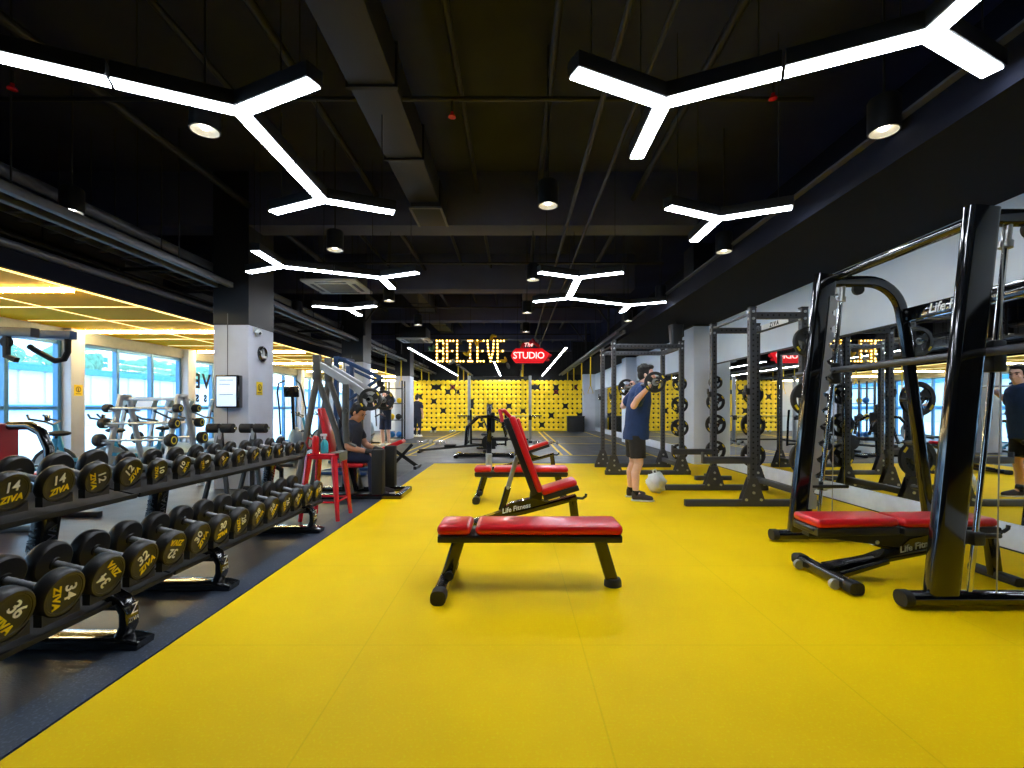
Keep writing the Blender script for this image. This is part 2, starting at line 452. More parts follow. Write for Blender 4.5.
# two rails on the other side (hanging strap rail and truss braces)
for x, z in ((2.5, 2.95), (2.35, 2.95)):
    rl = MB().box((x-0.03, 11.0, z-0.035), (x+0.03, BY, z+0.035), 0.006)
    for y in range(12, 25, 2): rl.m(1).cyl((x, y, z), (x, y, CZ), 0.008, n=6)
    struct(rl.build('ceiling_rail', ['tray_grey', 'pipe_black']))
for x, z in ((-2.25, 2.92), (0.3, 2.92)):
    rl = MB().box((x-0.03, 17.5, z-0.035), (x+0.03, BY, z+0.035), 0.006)
    for y in range(18, 25, 2): rl.m(1).cyl((x, y, z), (x, y, CZ), 0.008, n=6)
    struct(rl.build('ceiling_rail', ['tray_grey', 'pipe_black']))
for x in (-3.7, 2.3):
    for y in (11.8, 15.6, 19.4):
        s = -1 if x < 0 else 1
        b = MB().cyl((x, y, 2.98), (x, y, CZ), 0.03, n=8).cyl((x, y, 3.3), (x-s*0.6, y, 4.1), 0.02, n=8)
        struct(b.build('ceiling_brace', 'pipe_black'))

# yellow soffit over the window aisle with light strips
ys = struct(MB().box((LX, 1.0, 2.62), (-5.2, BY, 2.72)).build('ceiling_yellow', 'soffit_yellow'))
def strip(name, lo, hi, m, parent):
    MB().box(lo, hi, 0.004, seg=1).build(name, m, parent)
strip('edge_strip', (-5.215, 1.0, 2.6), (-5.2, BY, 2.621), 'strip_soft', ys)
strip('edge_strip', (-6.612, 1.0, 2.61), (-6.597, BY, 2.621), 'strip_soft', ys)
k = 0; y = 2.55
while y < 25:
    if k % 3 == 1 or k % 3 == 1: pass
    bright = (k % 3 == 0)
    w = 0.025 if bright else 0.007
    strip('light_strip' if bright else 'panel_joint', (LX+0.1, y-w, 2.575 if bright else 2.612), (-5.24, y+w, 2.621), 'strip_white' if bright else 'strip_soft', ys)
    y += 1.0467; k += 1
struct(MB().box((-5.2, 1.0, 2.62), (-5.14, BY, 2.85)).build('trim_4', 'dark_wall'))

# left wall: pillars, head beam and window bays
struct(MB().box((LX-0.25, Y0, 2.4), (LX, BY, CZ)).build('wall_left', 'window_head'))
bays = [-3.58+3.06*i for i in range(10)]
for i in range(10):
    y = bays[i]
    struct(MB().box((LX-0.17, y-0.14, 0), (LX+0.12, y+0.14, 2.62), 0.006).build('wall_left_pier', 'column_grey'))
for i in range(9):
    a, b = bays[i]+0.145, bays[i+1]-0.145
    fr = MB(); w = 0.035
    for yy in (a+w, a+(b-a)/3, a+2*(b-a)/3, b-w): fr.box((LX-0.14, yy-w, 0.0), (LX-0.04, yy+w, 2.395), 0.005, seg=1)
    for z in (0.04, 1.2, 2.36): fr.box((LX-0.13, a, z-w*0.8), (LX-0.05, b, z+w*0.8), 0.005, seg=1)
    o = struct(fr.build('window_%d' % (i+1), 'frame_blue'))
    MB().box((LX-0.096, a+0.01, 0.03), (LX-0.088, b-0.01, 2.37)).build('pane', 'window_glass', o)
    if i == 5:   # the bay with the mirrored lettering of the shop front
        for txt, z, s, yc in (('BELIEVE', 1.87, 0.52, 13.2), ('FITNESS', 1.44, 0.24, 13.2)):
            text_mesh('window_lettering', txt, s, 'hole_dark', o, (LX-0.086, yc, z), (0, -1, 0), (0, 0, 1), 0.002, spacing=1.3 if s > .3 else 2.7, bold=0.016)

# outside
struct(MB().box((-70, -30, -0.25), (-8.35, 110, -0.05)).build('ground_outside', 'concrete_out'))
bo = thing('building', 'long pale ribbed building with blue roof edge seen through the windows', 'building', (-30, 30, -0.05))
w = MB().box((-4, -40, 0), (0, 75, 3.55))
for i in range(70): w.box((0, -39+i*1.65, 1.6), (0.12, -38.8+i*1.65, 3.5))
w.build('wall', 'building_out', bo)
MB().box((-4.2, -40.3, 3.55), (0.35, 75.3, 3.95)).build('roof_edge', 'roof_out', bo)
MB().box((-0.0, -40, 1.1), (0.15, 75, 1.45)).build('lower_band', 'roof_out', bo)
def tree(x, y, h, r, lab):
    t = thing('tree', lab, 'tree', (x, y, -0.05), 0, 'trees beyond the pale building')
    MB().tube([(0, 0, 0), (0.1, 0, h*0.4), (0, 0.1, h*0.7)], 0.25, 8, [1, .8, .4]).build('trunk', 'bark_out', t)
    c = MB()
    for i in range(16):
        a = random.uniform(0, 6.28); q = random.uniform(0, 1)
        c.ell((r*0.6*q*math.cos(a), r*0.6*q*math.sin(a), h*0.72+random.uniform(-.5, .5)*h*0.3), r*random.uniform(.3, .5), n=10, m=7)
    c.build('crown', 'leaf_out', t)
for i, (x, y, h, r) in enumerate(((-38, 22, 5.6, 3.0), (-39, 28.5, 6.2, 3.2), (-38, 35, 5.4, 3.0), (-40, 42, 6.3, 3.4), (-38, 50, 5.8, 3.2), (-39, 60, 6.4, 3.5), (-40, 72, 6.0, 3.6))):
    tree(x, y, h, r, 'pale green tree behind the ribbed building, %s along its roof edge' % ORD[i])
bt = thing('office_block', 'far pale block with dark window rows above the roof edge', 'building', (-60, 78, -0.05))
MB().box((-6, -14, 0), (0, 14, 10)).build('wall', 'building_out', bt)
wn = MB()
for i in range(8):
    for j in range(3): wn.box((0, -12.5+i*3.2, 2+j*2.6), (0.1, -10.6+i*3.2, 3.4+j*2.6))
wn.build('window_rows', 'roof_out', bt)

# ------------------------------------------------------------------ lamps
LK = 1.85; LZ = H+LK; LA = 0.64
C25, S25 = math.cos(R(25)), math.sin(R(25))
DIRS = {'n': (0, 1), 's': (0, -1), 'ne': (C25, S25), 'nw': (-C25, S25), 'se': (C25, -S25), 'sw': (-C25, -S25)}
OPP = {'n': 's', 's': 'n', 'ne': 'sw', 'sw': 'ne', 'nw': 'se', 'se': 'nw'}
def fixture(label, J, arms):
    """arms: (from node offset, direction, pieces)"""
    root = thing('branched_pendant_light', label, 'pendant light', (J[0], J[1], LZ), 0, 'branched ceiling lights')
    nodes = [Vector((0, 0, 0))]
    for nidx, d, cnt in arms:
        p = nodes[nidx]; v = Vector((DIRS[d][0], DIRS[d][1], 0))
        for c in range(cnt):
            a = p+v*(LA*c); b = p+v*(LA*(c+1))
            g0 = 0.0 if c == 0 else 0.010; g1 = 0.010 if c < cnt-1 else (0.0)
            a2 = a+v*(g0 if c else 0.0); b2 = b-v*g1
            MB().bar([a2+Vector((0, 0, .05)), b2+Vector((0, 0, .05))], 0.118, 0.09, rad=0.004).build('housing', 'black_satin', root)
            st = a2+v*(0.0 if c else 0.035)
            MB().bar([st+Vector((0, 0, .0)), b2-v*(0.012 if c == cnt-1 and cnt == 1 else 0.0)], 0.094, 0.012, rad=0.003).build('diffuser', 'lamp_white', root)
            if True:
                q = b-v*0.12
                MB().cyl(q+Vector((0, 0, .09)), q+Vector((0, 0, CZ-LZ)), 0.004, n=6).build('suspension_wire', 'pipe_black', root)
        nodes.append(p+v*(LA*cnt))
    for nd in range(len(nodes)):
        cnt = sum(1 for a in arms if a[0] == nd)
        if cnt >= 2:
            v = nodes[nd]
            MB().lathe([(0, 0), (0.054, 0), (0.054, 0.012), (0, 0.012)], 6, Matrix.Translation((v.x, v.y, -0.0062)) ).build('diffuser_hub', 'lamp_white', root)
    return root
s = LK/2.0
def nd(px, py): d = VY-py; return ((px-VX)/d*LK, F/d*LK)
fixture('branched white tube light, largest on the dumbbell rack side', nd(240, 112), [(0, 'sw', 2), (0, 'ne' if False else 'se', 1), (0, 'n', 2), (3, 'nw', 1), (3, 'ne', 1)])
fixture('branched white tube light, largest above the smith machine', nd(663, 104), [(0, 'sw', 1), (0, 'n', 1), (0, 'se', 2), (3, 's', 1), (3, 'ne', 1)])
fixture('single three-armed white tube light beside the dark soffit', nd(718, 219), [(0, 'sw', 1), (0, 'se', 1), (0, 'n', 1)])
fixture('double white tube light hanging in front of the square air unit', nd(281.2, 266.8), [(0, 's', 1), (0, 'nw', 1), (0, 'ne', 2), (3, 'se', 1), (3, 'n', 1)])
fixture('small three-armed white tube light below the square air unit', nd(348.9, 309.1), [(0, 'sw', 1), (0, 'se', 1), (0, 'n', 1)])
fixture('triple white tube light of zigzag arms above the upright bench', nd(578.6, 277.9), [(0, 'sw', 1), (0, 'se', 1), (0, 'n', 2), (3, 'nw', 1), (3, 'ne', 2), (5, 'se', 1), (5, 'n', 1)])

SK = 1.95
spots = [(205, 131, 'beside the big branched light near the racks'), (72, 212, 'over the window side rails'), (884, 132, 'under the big branched light by the soffit'),
 (548, 206, 'in front of the first ceiling beam'), (335, 250, 'between the big light and the square air unit'), (533, 280, 'at the tip of the zigzag light'), (724, 252, 'behind the single three-armed light'),
 (222, 281, 'in front of the grey column with the screen'), (418, 325, 'above the second air unit'), (661, 299, 'at the far arm of the zigzag light'), (527, 313, 'above the red sign, nearer one'),
 (526, 332, 'directly above the red sign'), (389, 301, 'below the double tube light'), (628, 321, 'above the far squat rack'), (297, 313, 'beside the window rails past the first column'), (339, 334, 'in front of the second column')]
sp0 = None
for i, (px, py, lab) in enumerate(spots):
    d = VY-py; Y = F*SK/d; X = (px-VX)/F*Y; Z = H+SK
    L_ = 'black cylinder pendant spotlight ' + lab
    if sp0 is None:
        t = thing('pendant_spotlight', L_, 'spotlight', (X, Y, Z), 0, 'pendant spotlights')
        MB().lathe([(0.088, 0.0), (0.1, 0.0), (0.1, 0.22), (0.09, 0.235), (0.0, 0.235)], 24).build('shade', 'black_satin', t)
        MB().lathe([(0.0, 0.05), (0.05, 0.035), (0.09, 0.004), (0.088, 0.0)], 24).build('reflector', 'white_warm', t)
        MB().ell((0, 0, 0.03), (0.034, 0.034, 0.022), n=12, m=8).build('bulb', 'lens_glow', t)
        MB().cyl((0, 0, 0.235), (0, 0, CZ-Z), 0.008, n=8).build('stem', 'pipe_black', t)
        sp0 = t
    else: dup(sp0, (X, Y, Z), None, L_)
# long straight strips above the training floor
for i, (x, ya) in enumerate(((-3.0, 13.5), (-0.77, 17.5), (1.44, 13.5))):
    t = thing('linear_pendant_light', ('straight white tube light along the window side of the far hall', 'straight white tube light between the two signs', 'straight white tube light along the mirror side of the far hall')[i], 'pendant light', (x, ya, 2.9), 0, 'straight lights at the back')
    MB().box((-0.028, 0, 0.0), (0.028, 25.2-ya, 0.06), 0.004).build('housing', 'black_satin', t)
    MB().box((-0.02, 0.01, -0.008), (0.02, 25.2-ya-0.01, 0.0)).build('diffuser', 'lamp_far', t)
    for y in (0.3, (25.2-ya)/2, 24.9-ya): MB().cyl((0, y, 0.06), (0, y, CZ-2.9), 0.004, n=6).build('suspension_wire', 'pipe_black', t)
t = thing('linear_pendant_light', 'short crosswise white tube light against the yellow disc wall', 'pendant light', (-0.8, 25.2, 2.8), 0, 'straight lights at the back')
MB().box((-0.9, -0.04, 0), (0.9, 0.04, 0.06), 0.004).build('housing', 'black_satin', t)
MB().box((-0.89, -0.03, -0.008), (0.89, 0.03, 0.0)).build('diffuser', 'lamp_white', t)
for x in (-.7, .7): MB().cyl((x, 0, 0.06), (x, 0, CZ-2.8), 0.004, n=6).build('suspension_wire', 'pipe_black', t)

# air units
def cassette(x, y, z, w, lab, body):
    t = thing('ceiling_air_unit', lab, 'air conditioner', (x, y, z), 0, 'ceiling air units')
    p = MB().box((-w/2, -w/2, 0), (w/2, w/2, 0.04), 0.01)
    p.build('fascia', 'ac_white', t)
    g = MB().box((-w*0.27, -w*0.27, -0.012), (w*0.27, w*0.27, 0.0), 0.004)
    for i in range(9): g.box((-w*0.25, -w*0.24+i*w*0.06-0.006, -0.018), (w*0.25, -w*0.24+i*w*0.06+0.006, -0.012))
    g.build('grille', 'ac_grille', t)
    sl = MB()
    for a in range(4):
        q = Matrix.Rotation(a*PI/2, 4, 'Z'); c = q @ Vector((0, w*0.38, 0))
        hx, hy = (w*0.28, 0.03) if a % 2 == 0 else (0.03, w*0.28)
        sl.box((c.x-hx, c.y-hy, -0.004), (c.x+hx, c.y+hy, 0.002))
    sl.build('outlet_flap', 'tray_grey', t)
    MB().box((-w*0.42, -w*0.42, 0.04), (w*0.42, w*0.42, 0.04+body), 0.01).build('casing', 'black_satin', t)
    for sx in (-1, 1):
        for sy in (-1, 1): MB().cyl((sx*w*.4, sy*w*.4, 0.04+body*.9), (sx*w*.4, sy*w*.4, CZ-z), 0.006, n=6).build('hanger_rod', 'pipe_black', t)
cassette(-3.15, 8.55, 3.34, 0.95, 'white square ceiling air unit above the double tube light', 0.3)
cassette(-2.95, 14.2, 3.18, 0.9, 'white ceiling air unit with dark casing beside the bulb letters', 0.32)
t = thing('ceiling_vent_box', 'black air outlet box with pale lower rim on the first beam', 'vent', (-1.2, 6.72, 3.88), 0)
MB().box((-0.2, -0.3, 0), (0.2, 0.36, 0.38), 0.01).build('duct_box', 'duct_black', t)
MB().box((-0.22, -0.32, -0.012), (0.22, -0.28, 0.012)).box((-0.22, -0.32, -0.012), (-0.19, 0.36, 0.012)).box((0.19, -0.32, -0.012), (0.22, 0.36, 0.012)).build('rim', 'tray_grey', t)
# sprinklers and alarm heads
def sprinkler(x, y, z, lab):
    t = thing('ceiling_sprinkler', lab, 'sprinkler', (x, y, z), 0, 'red sprinkler heads')
    MB().cyl((0, 0, 0), (0, 0, 0.1), 0.014, n=8).build('stem', 'pipe_black', t)
    MB().lathe([(0, -0.05), (0.035, -0.045), (0.03, -0.03), (0.012, -0.02), (0.015, 0.0), (0, 0)], 12).build('head', 'red_paint', t)
sprinkler(-0.57, 4.35, 3.88, 'red sprinkler head on the cross pipe, middle of the ceiling')
sprinkler(-4.0, 3.82, 3.78, 'red sprinkler head between the rack side lights')
sprinkler(2.15, 4.0, 3.82, 'red sprinkler head above the single three-armed light')
# ------------------------------------------------------------------ dumbbells and their racks
FZ = -0.006      # top of the dark rubber
TILT = R(13)
def dumbbell_proto(num, r, t, hl):
    root = thing('dumbbell', 'x', 'dumbbell', (0, 0, 0), 0, 'round dumbbells on the long rack')
    root.rotation_euler = (0, TILT, 0)
    h = MB().cyl((-hl/2-0.01, 0, 0), (hl/2+0.01, 0, 0), 0.0165, n=14)
    for k in range(-2, 3): h.cyl((k*hl/6-0.004, 0, 0), (k*hl/6+0.004, 0, 0), 0.0178, n=14)
    h.build('handle', 'silver_paint', root)
    for s in (1, -1):
        M = Matrix.Translation((s*hl/2, 0, 0)) @ Matrix.Rotation(s*R(90), 4, 'Y')
        hd = MB().lathe([(0, 0), (0.028, 0), (0.03, 0.006), (r*0.9, 0.008), (r*0.97, 0.014), (r, 0.024), (r, t-0.022), (r*0.97, t-0.009), (r*0.9, t), (r*0.8, t), (r*0.78, t-0.003), (r*0.74, t-0.003)], 36, M)
        hd.m(1).lathe([(r*0.74, t-0.003), (r*0.7, t-0.0045), (0, t-0.0045)], 36, M)
        o = hd.build('head', ['urethane', 'urethane_face'], root, 35)
        if s == 1:
            x = hl/2+t-0.003
            text_mesh('number_marking', str(num), r*0.72, 'white_mark', o, (x, 0, r*0.24), (0, 1, 0), (0, 0, 1), 0.0012, 0.12, bold=r*0.012)
            text_mesh('maker_marking', 'ZIVA', r*0.46, 'yellow_mark', o, (x, 0, -r*0.36), (0, 1, 0), (0, 0, 1), 0.0012, 0.25, bold=r*0.016, spacing=1.08)
    return root
protos = {}
def place_db(num, r, t, hl, X, Y, Z, ang, label):
    key = (num, round(r, 3))
    c, s_ = math.cos(TILT), math.sin(TILT)
    off = hl/2+t
    loc = (X-off*c, Y, Z+off*s_)
    if key not in protos: protos[key] = o = dumbbell_proto(num, r, t, hl); o.location = loc; o['label'] = label
    else: o = dup(protos[key], loc, None, label); o.rotation_euler = (0, TILT, 0)
    for ch in o.children:
        if ch.name.startswith('head') and len(ch.children): ch.rotation_euler = (R(ang), 0, 0)
    return loc
upper = [14, 14, 12, 12, 10, 10, 8, 8, 7, 7, 6, 6, 5, 5]
ur = [.09, .09, .087, .087, .071, .071, .068, .068, .065, .065, .062, .062, .06, .06]
uang = [8, 14, -72, 58, -75, 68, -65, 55, -60, 50, 70, -50, 40, 60]
lower = [36, 34, 34, 32, 32, 30, 30, 28, 28, 26, 26, 24, 24, 22]
lang = [-48, -82, 132, 40, 165, 62, 12, -66, 50, 58, -62, 64, 55, -58]
LY = [1.857+0.2247*i for i in range(14)]; UY = [2.10+0.219*i for i in range(14)]
saddles = []
for i in range(14):
    r = ur[i]; t = 0.056 if r > .08 else 0.05
    zc = 0.755+r*.975
    l = place_db(upper[i], r, t, 0.145, -2.2, UY[i], zc-0.012, uang[i], 'black round dumbbell marked %d, %s along the upper tier from the near end' % (upper[i], ORD[i]))
    saddles.append(('u', l, r))
    r = 0.105-0.0011*i; t = 0.078-0.001*i
    zc = 0.405-(0.105-r)
    l = place_db(lower[i], r, t, 0.185, -1.95, LY[i], zc-0.01, lang[i], 'black round dumbbell marked %d, %s along the lower tier from the near end' % (lower[i], ORD[i]))
    saddles.append(('l', l, r))

def dumbbell_rack(label, ya, yb, frames):
    root = thing('dumbbell_rack', label, 'dumbbell rack', (0, 0, FZ), 0, 'two tier dumbbell racks')
    z0 = -FZ
    for nm, xa, xb, z in (('upper_tray', -2.55, -2.21, 0.742), ('lower_tray', -2.37, -2.0, 0.285)):
        cx = (xa+xb)/2
        z -= .004; mb = MB().box((xa, ya, z-0.03+z0), (xb, yb, z-0.015+z0), 0.003, rot=(0, TILT, 0), piv=(cx, ya, z))
        mb.box((xb-0.012, ya, z-0.03+z0), (xb, yb, z-0.002+z0), 0.003, rot=(0, TILT, 0), piv=(cx, ya, z))
        mb.box((xa, ya, z-0.045+z0), (xa+0.012, yb, z+0.02+z0), 0.003, rot=(0, TILT, 0), piv=(cx, ya, z))
        mb.build(nm, 'black_matte', root)
    for y in frames:
        ft = MB().sweep([(-2.66, y, 0.034), (-2.0, y, 0.034), (-1.93, y, 0.03), (-1.87, y, 0.018)], rrect(0.13, 0.06, 0.02, 4), (0, 0, 1), [1, 1, .98, .9])
        ft.build('foot', 'black_gloss', root)
        up = MB().bar([(-2.46, y, 0.05), (-2.36, y, 0.72)], 0.1, 0.07, (1, 0, 0), 0.012)
        up.bar([(-2.44, y, 0.22), (-1.99, y, 0.22)], 0.06, 0.06)
        o = up.build('upright', 'black_gloss', root)
        text_mesh('upright_lettering', 'ZIVA', 0.06, 'tray_grey', o, (-2.395, y-0.0515, 0.55), (0.15, 0, 1), (-1, 0, 0.15), 0.0008)
        text_mesh('upright_lettering', 'ZIVA', 0.06, 'tray_grey', o, (-2.345, y, 0.55), (0.15, 0, 1), (0, -1, 0), 0.0008)
        MB().box((-2.52, y-0.075, 0.058), (-2.38, y+0.075, 0.07), 0.003).cyl((-2.50, y-0.085, 0.04), (-2.50, y-0.085, 0.075), 0.012, n=8).build('foot_bracket', 'black_satin', root)
        st = MB().bar([(-1.985, y, 0.045), (-1.955, y, 0.11), (-1.955, y, 0.18), (-1.985, y, 0.235), (-2.04, y, 0.265)], 0.085, 0.045, (1, 0, 0), 0.01)
        o = st.build('front_strut', 'black_gloss', root)
        text_mesh('strut_lettering', 'Z', 0.07, 'white_mark', o, (-1.93, y, 0.19), (0, 1, 0), (-0.15, 0, 1), 0.0008, 0.3)
        text_mesh('strut_lettering', 'ZIVA', 0.03, 'white_mark', o, (-1.93, y, 0.14), (0, 1, 0), (0, 0, 1), 0.0008, 0.2)
    for kind, l, r in saddles:
        if ya <= l[1] < yb:
            for sx in ((-0.1, 0.1) if kind == 'u' else (-0.131, 0.131)):
                s = MB()
                dz = -sx*math.sin(TILT)
                pts = [(-r*0.85, -r*0.62)] + [(r*math.sin(R(a))*1.0, -r*math.cos(R(a))-0.002) for a in range(-38, 39, 19)] + [(r*0.85, -r*0.62), (r*0.85, -r-0.012), (-r*0.85, -r-0.012)]
                s.prism(pts, 0.035, (l[0]+sx-0.017, l[1], l[2]+dz-FZ), (0, 1, 0), (0, 0, 1))
                s.build('saddle', 'black_matte', root)
    return root
dumbbell_rack('black two-tier dumbbell rack, near section with the heaviest dumbbells', 1.45, 2.82, (1.62, 2.43))
dumbbell_rack('black two-tier dumbbell rack, far section ending at the red stool', 2.84, 5.03, (3.2, 4.65))

# ------------------------------------------------------------------ benches
def pad(mb, lo, hi, b=0.025): return mb.box(lo, hi, b, seg=4)
def flat_bench(label, loc):
    t = thing('flat_bench', label, 'bench', loc, 0, 'red flat benches')
    pad(MB(), (-.605, -.15, .372), (-.385, .15, .44), .03).build('head_pad', 'red_vinyl', t)
    pad(MB(), (-.355, -.15, .372), (.605, .15, .44), .03).build('seat_pad', 'red_vinyl', t)
    MB().box((-.6, -.145, .325), (.6, .145, .371), .008).box((-.6, -.05, .30), (.6, .05, .326), .006).build('pad_base', 'black_satin', t)
    l = MB().bar([(-.475, 0, .315), (-.555, 0, .06)], .085, .06, (0, 1, 0), .02)
    l.build('leg', 'black_gloss', t)
    cb = MB().sweep([(-.565, -.33, .045), (-.565, .33, .045)], rrect(.085, .085, .03, 4))
    o = cb.build('foot_bar', 'black_gloss', t)
    for s in (-1, 1): MB().sweep([(-.565, s*.26, .045), (-.565, s*.345, .045)], rrect(.094, .09, .035, 4)).build('end_cap', 'rubber_black', o)
    w = MB()
    for s in (-1, 1): w.cyl((-.53, s*.11-.012, .1), (-.53, s*.11+.012, .1), .03, n=16)
    w.bar([(-.53, -.12, .1), (-.53, .12, .1)], .02, .02).build('wheel', 'rubber_black', t)
    MB().bar([(.475, 0, .315), (.56, 0, .03)], .085, .06, (0, 1, 0), .02).build('leg', 'black_gloss', t)
    MB().lathe([(0, 0), (.06, 0), (.058, .03), (.05, .05), (0, .052)], 20, Matrix.Translation((.565, 0, 0))).build('rubber_foot', 'rubber_black', t)
    return t
fb = flat_bench('red padded flat bench standing alone nearest on the yellow floor', (.097, 3.25, 0))
dup(fb, (.08, 6.3, 0), None, 'red padded flat bench behind the upright adjustable bench')

def adjustable_bench(label, loc, back, seat, rz=0, top_loop=False, strut=True):
    """back = ((x, z) hinge end, (x, z) top); seat = ((x, z), (x, z)) : pad centre lines; the base runs along X."""
    t = thing('adjustable_bench', label, 'bench', loc, rz, 'red adjustable benches')
    MB().sweep([(-.6, -.3, .045), (-.6, .3, .045)], rrect(.085, .07, .02, 4)).build('foot_bar', 'black_gloss', t)
    for s in (-1, 1):
        MB().sweep([(-.6, s*.25, .045), (-.6, s*.325, .045)], rrect(.095, .08, .028, 4)).build('end_cap', 'rubber_black', t)
        MB().cyl((-.665, s*.2-.014, .035), (-.665, s*.2+.014, .035), .034, n=18).cyl((-.62, s*.2, .04), (-.665, s*.2, .035), .012, n=8).build('wheel', 'silver_paint', t)
    MB().bar([(-.6, 0, .065), (-.3, 0, .13), (.1, 0, .21), (.4, 0, .29), (.6, 0, .345)], .1, .05).bar([(-.55, .1, .06), (-.2, .05, .14)], .04, .04).bar([(-.55, -.1, .06), (-.2, -.05, .14)], .04, .04).build('spine', 'black_gloss', t)
    g = MB().prism([(-.36, .13), (-.08, .19), (.12, .24), (.34, .3), (.18, .34), (-.04, .29), (-.12, .215)], .1, (0, .05, 0), (1, 0, 0), (0, 0, 1))
    o = g.build('gusset', 'black_gloss', t)
    text_mesh('gusset_lettering', 'Life Fitness', .062, 'bench_print', o, (.02, -.053, .245), (1, 0, .23), (-.23, 0, 1), .001, .25, bold=.001)
    MB().bar([(.56, 0, .345), (.6, 0, .03)], .08, .05, (0, 1, 0), .012).build('leg', 'black_gloss', t)
    MB().sweep([(.6, -.17, .03), (.6, .17, .03)], rrect(.07, .06, .02, 4)).build('foot_bar', 'rubber_black', t)
    MB().tube([(.58, 0, .335), (.66, 0, .33), (.69, 0, .35), (.695, 0, .375)], .013, 10).build('pull_handle', 'black_satin', t)
    def plank(name, a, b, wa, wb, m, d0, d1, bev):
        A = Vector((a[0], 0, a[1])); B = Vector((b[0], 0, b[1])); u = (B-A).normalized(); n = Vector((-u.z, 0, u.x))
        if n.z < 0 and abs(n.z) > .25: n = -n
        elif abs(n.z) <= .25 and n.x < 0: n = -n
        L_ = (B-A).length
        mb = MB(); mb.box((0, -.5, d0), (L_, .5, d1), bev, seg=4)
        M = Matrix((u, Vector((0, 1, 0)), n)).transposed().to_4x4(); M.translation = A
        for v in mb.bm.verts:
            w = wa+(wb-wa)*v.co.x/L_
            sgn = 1 if v.co.y > 0 else -1
            v.co.y = sgn*(w/2-(.5-abs(v.co.y)))
            v.co = M @ v.co
        o = mb.build(name, m, t)
        return A, u, n, L_
    A, u, n, L_ = plank('back_pad', back[0], back[1], .3, .26, 'red_vinyl', 0, .06, .025)
    plank('back_board', back[0], back[1], .29, .25, 'black_satin', -.055, 0, .008)
    plank('seat_pad', seat[0], seat[1], .27, .27, 'red_vinyl', 0, .06, .028)
    plank('seat_board', seat[0], seat[1], .26, .26, 'black_satin', -.05, 0, .008)
    hx = A+u*(L_*.02)
    MB().bar([(hx.x, 0, hx.z-.02), (.2, 0, .25)], .12, .08, (0, 1, 0), .01).cyl((hx.x, -.1, hx.z-.02), (hx.x, .1, hx.z-.02), .018, n=10).build('hinge', 'black_satin', t)
    if strut:
        p = A+u*(L_*.5)-n*.06
        q = Vector((-.12, 0, .22)); mid = q+(p-q)*.42
        MB().bar([q, mid], .06, .05, (0, 1, 0), .01).build('strut_sleeve', 'black_gloss', t)
        MB().bar([q+(p-q)*.38, p], .045, .035, (0, 1, 0), .008).build('strut', 'silver_paint', t)
        for e, er in ((mid, .014), (p, .012)): MB().cyl(e+Vector((0, -.045, 0)), e+Vector((0, .045, 0)), er, n=10).build('pivot_pin', 'bolt_steel', t)
    if top_loop:
        T = A+u*L_
        MB().tube([T+u*(-.05)-n*.0+Vector((.04, .06, 0)), T+u*.07+Vector((-.02, .03, 0)), T+u*.07+Vector((-.06, -.02, 0)), T-u*.02-n*.07+Vector((0, -.03, 0))], .02, 10).build('grab_loop', 'red_vinyl', t)
    return t
adjustable_bench('red adjustable bench with its backrest raised steeply', (-.01, 4.62, 0), ((.22, .40), (-.05, 1.11)), ((.27, .375), (.6, .475)), top_loop=True)
adjustable_bench('red adjustable bench lying flat inside the smith machine', (2.78, 3.38, 0), ((-.74, .385), (-.17, .392)), ((-.14, .385), (.5, .392)), strut=True)
adjustable_bench('red adjustable bench with a low sloping pad, far edge of the yellow floor', (0.12, 8.9, 0), ((.1, .40), (-.1, 1.0)), ((.14, .42), (.5, .54)))

# ------------------------------------------------------------------ weight plates, bars
def plate(mb, r, th, M):
    """grip plate: rim, hub and three arms with open grips"""
    mb.lathe([(r*.74, -th*.5), (r*.97, -th*.5), (r, -th*.35), (r, th*.35), (r*.97, th*.5), (r*.74, th*.5), (r*.72, th*.3), (r*.72, -th*.3), (r*.74, -th*.5)], 36, M)
    mb.lathe([(.027, -th*.45), (r*.36, -th*.45), (r*.38, 0), (r*.36, th*.45), (.027, th*.45), (.027, -th*.45)], 24, M)
    for a in range(3):
        q = M @ Matrix.Rotation(a*2*PI/3+.5, 4, 'Z')
        pts = [(r*.33, -r*.2), (r*.76, -r*.3), (r*.76, r*.3), (r*.33, r*.2)]
        mb.prism(pts, th*.66, q @ Vector((0, 0, -th*.33)), (q.to_3x3() @ Vector((1, 0, 0))), (q.to_3x3() @ Vector((0, 1, 0))))
    return mb
RY = Matrix.Rotation(R(90), 4, 'X')       # plate axis along Y
RXm = Matrix.Rotation(R(90), 4, 'Y')      # plate axis along X
plate_protos = {}
def weight_plate(r, th, axis, loc, label, group=None, mark='yellow_mark'):
    k = (r, th, axis, mark)
    if k in plate_protos: return dup(plate_protos[k], loc, None, label, group)
    M = RY if axis == 'Y' else RXm
    t = thing('weight_plate', label, 'weight plate', loc, 0, group)
    plate(MB(), r, th, M).build('disc', 'rubber_black', t)
    MB().lathe([(.026, -th*.52), (.042, -th*.52), (.042, th*.52), (.026, th*.52), (.026, -th*.52)], 20, M).build('steel_bushing', 'steel_brushed', t)
    st = MB()
    for a in (0.6, 0.6+PI):
        for s in (-1, 1):
            q = M @ Matrix.Rotation(a, 4, 'Z')
            ax = q.to_3x3() @ Vector((0, 0, 1))
            st.prism([(r*.8, -r*.16), (r*.93, -r*.16), (r*.93, r*.16), (r*.8, r*.16)], .0015*s, q @ Vector((0, 0, s*th*.5)), q.to_3x3() @ Vector((1, 0, 0)), q.to_3x3() @ Vector((0, 1, 0)))
    st.build('rim_label', mark, t)
    plate_protos[k] = t
    return t
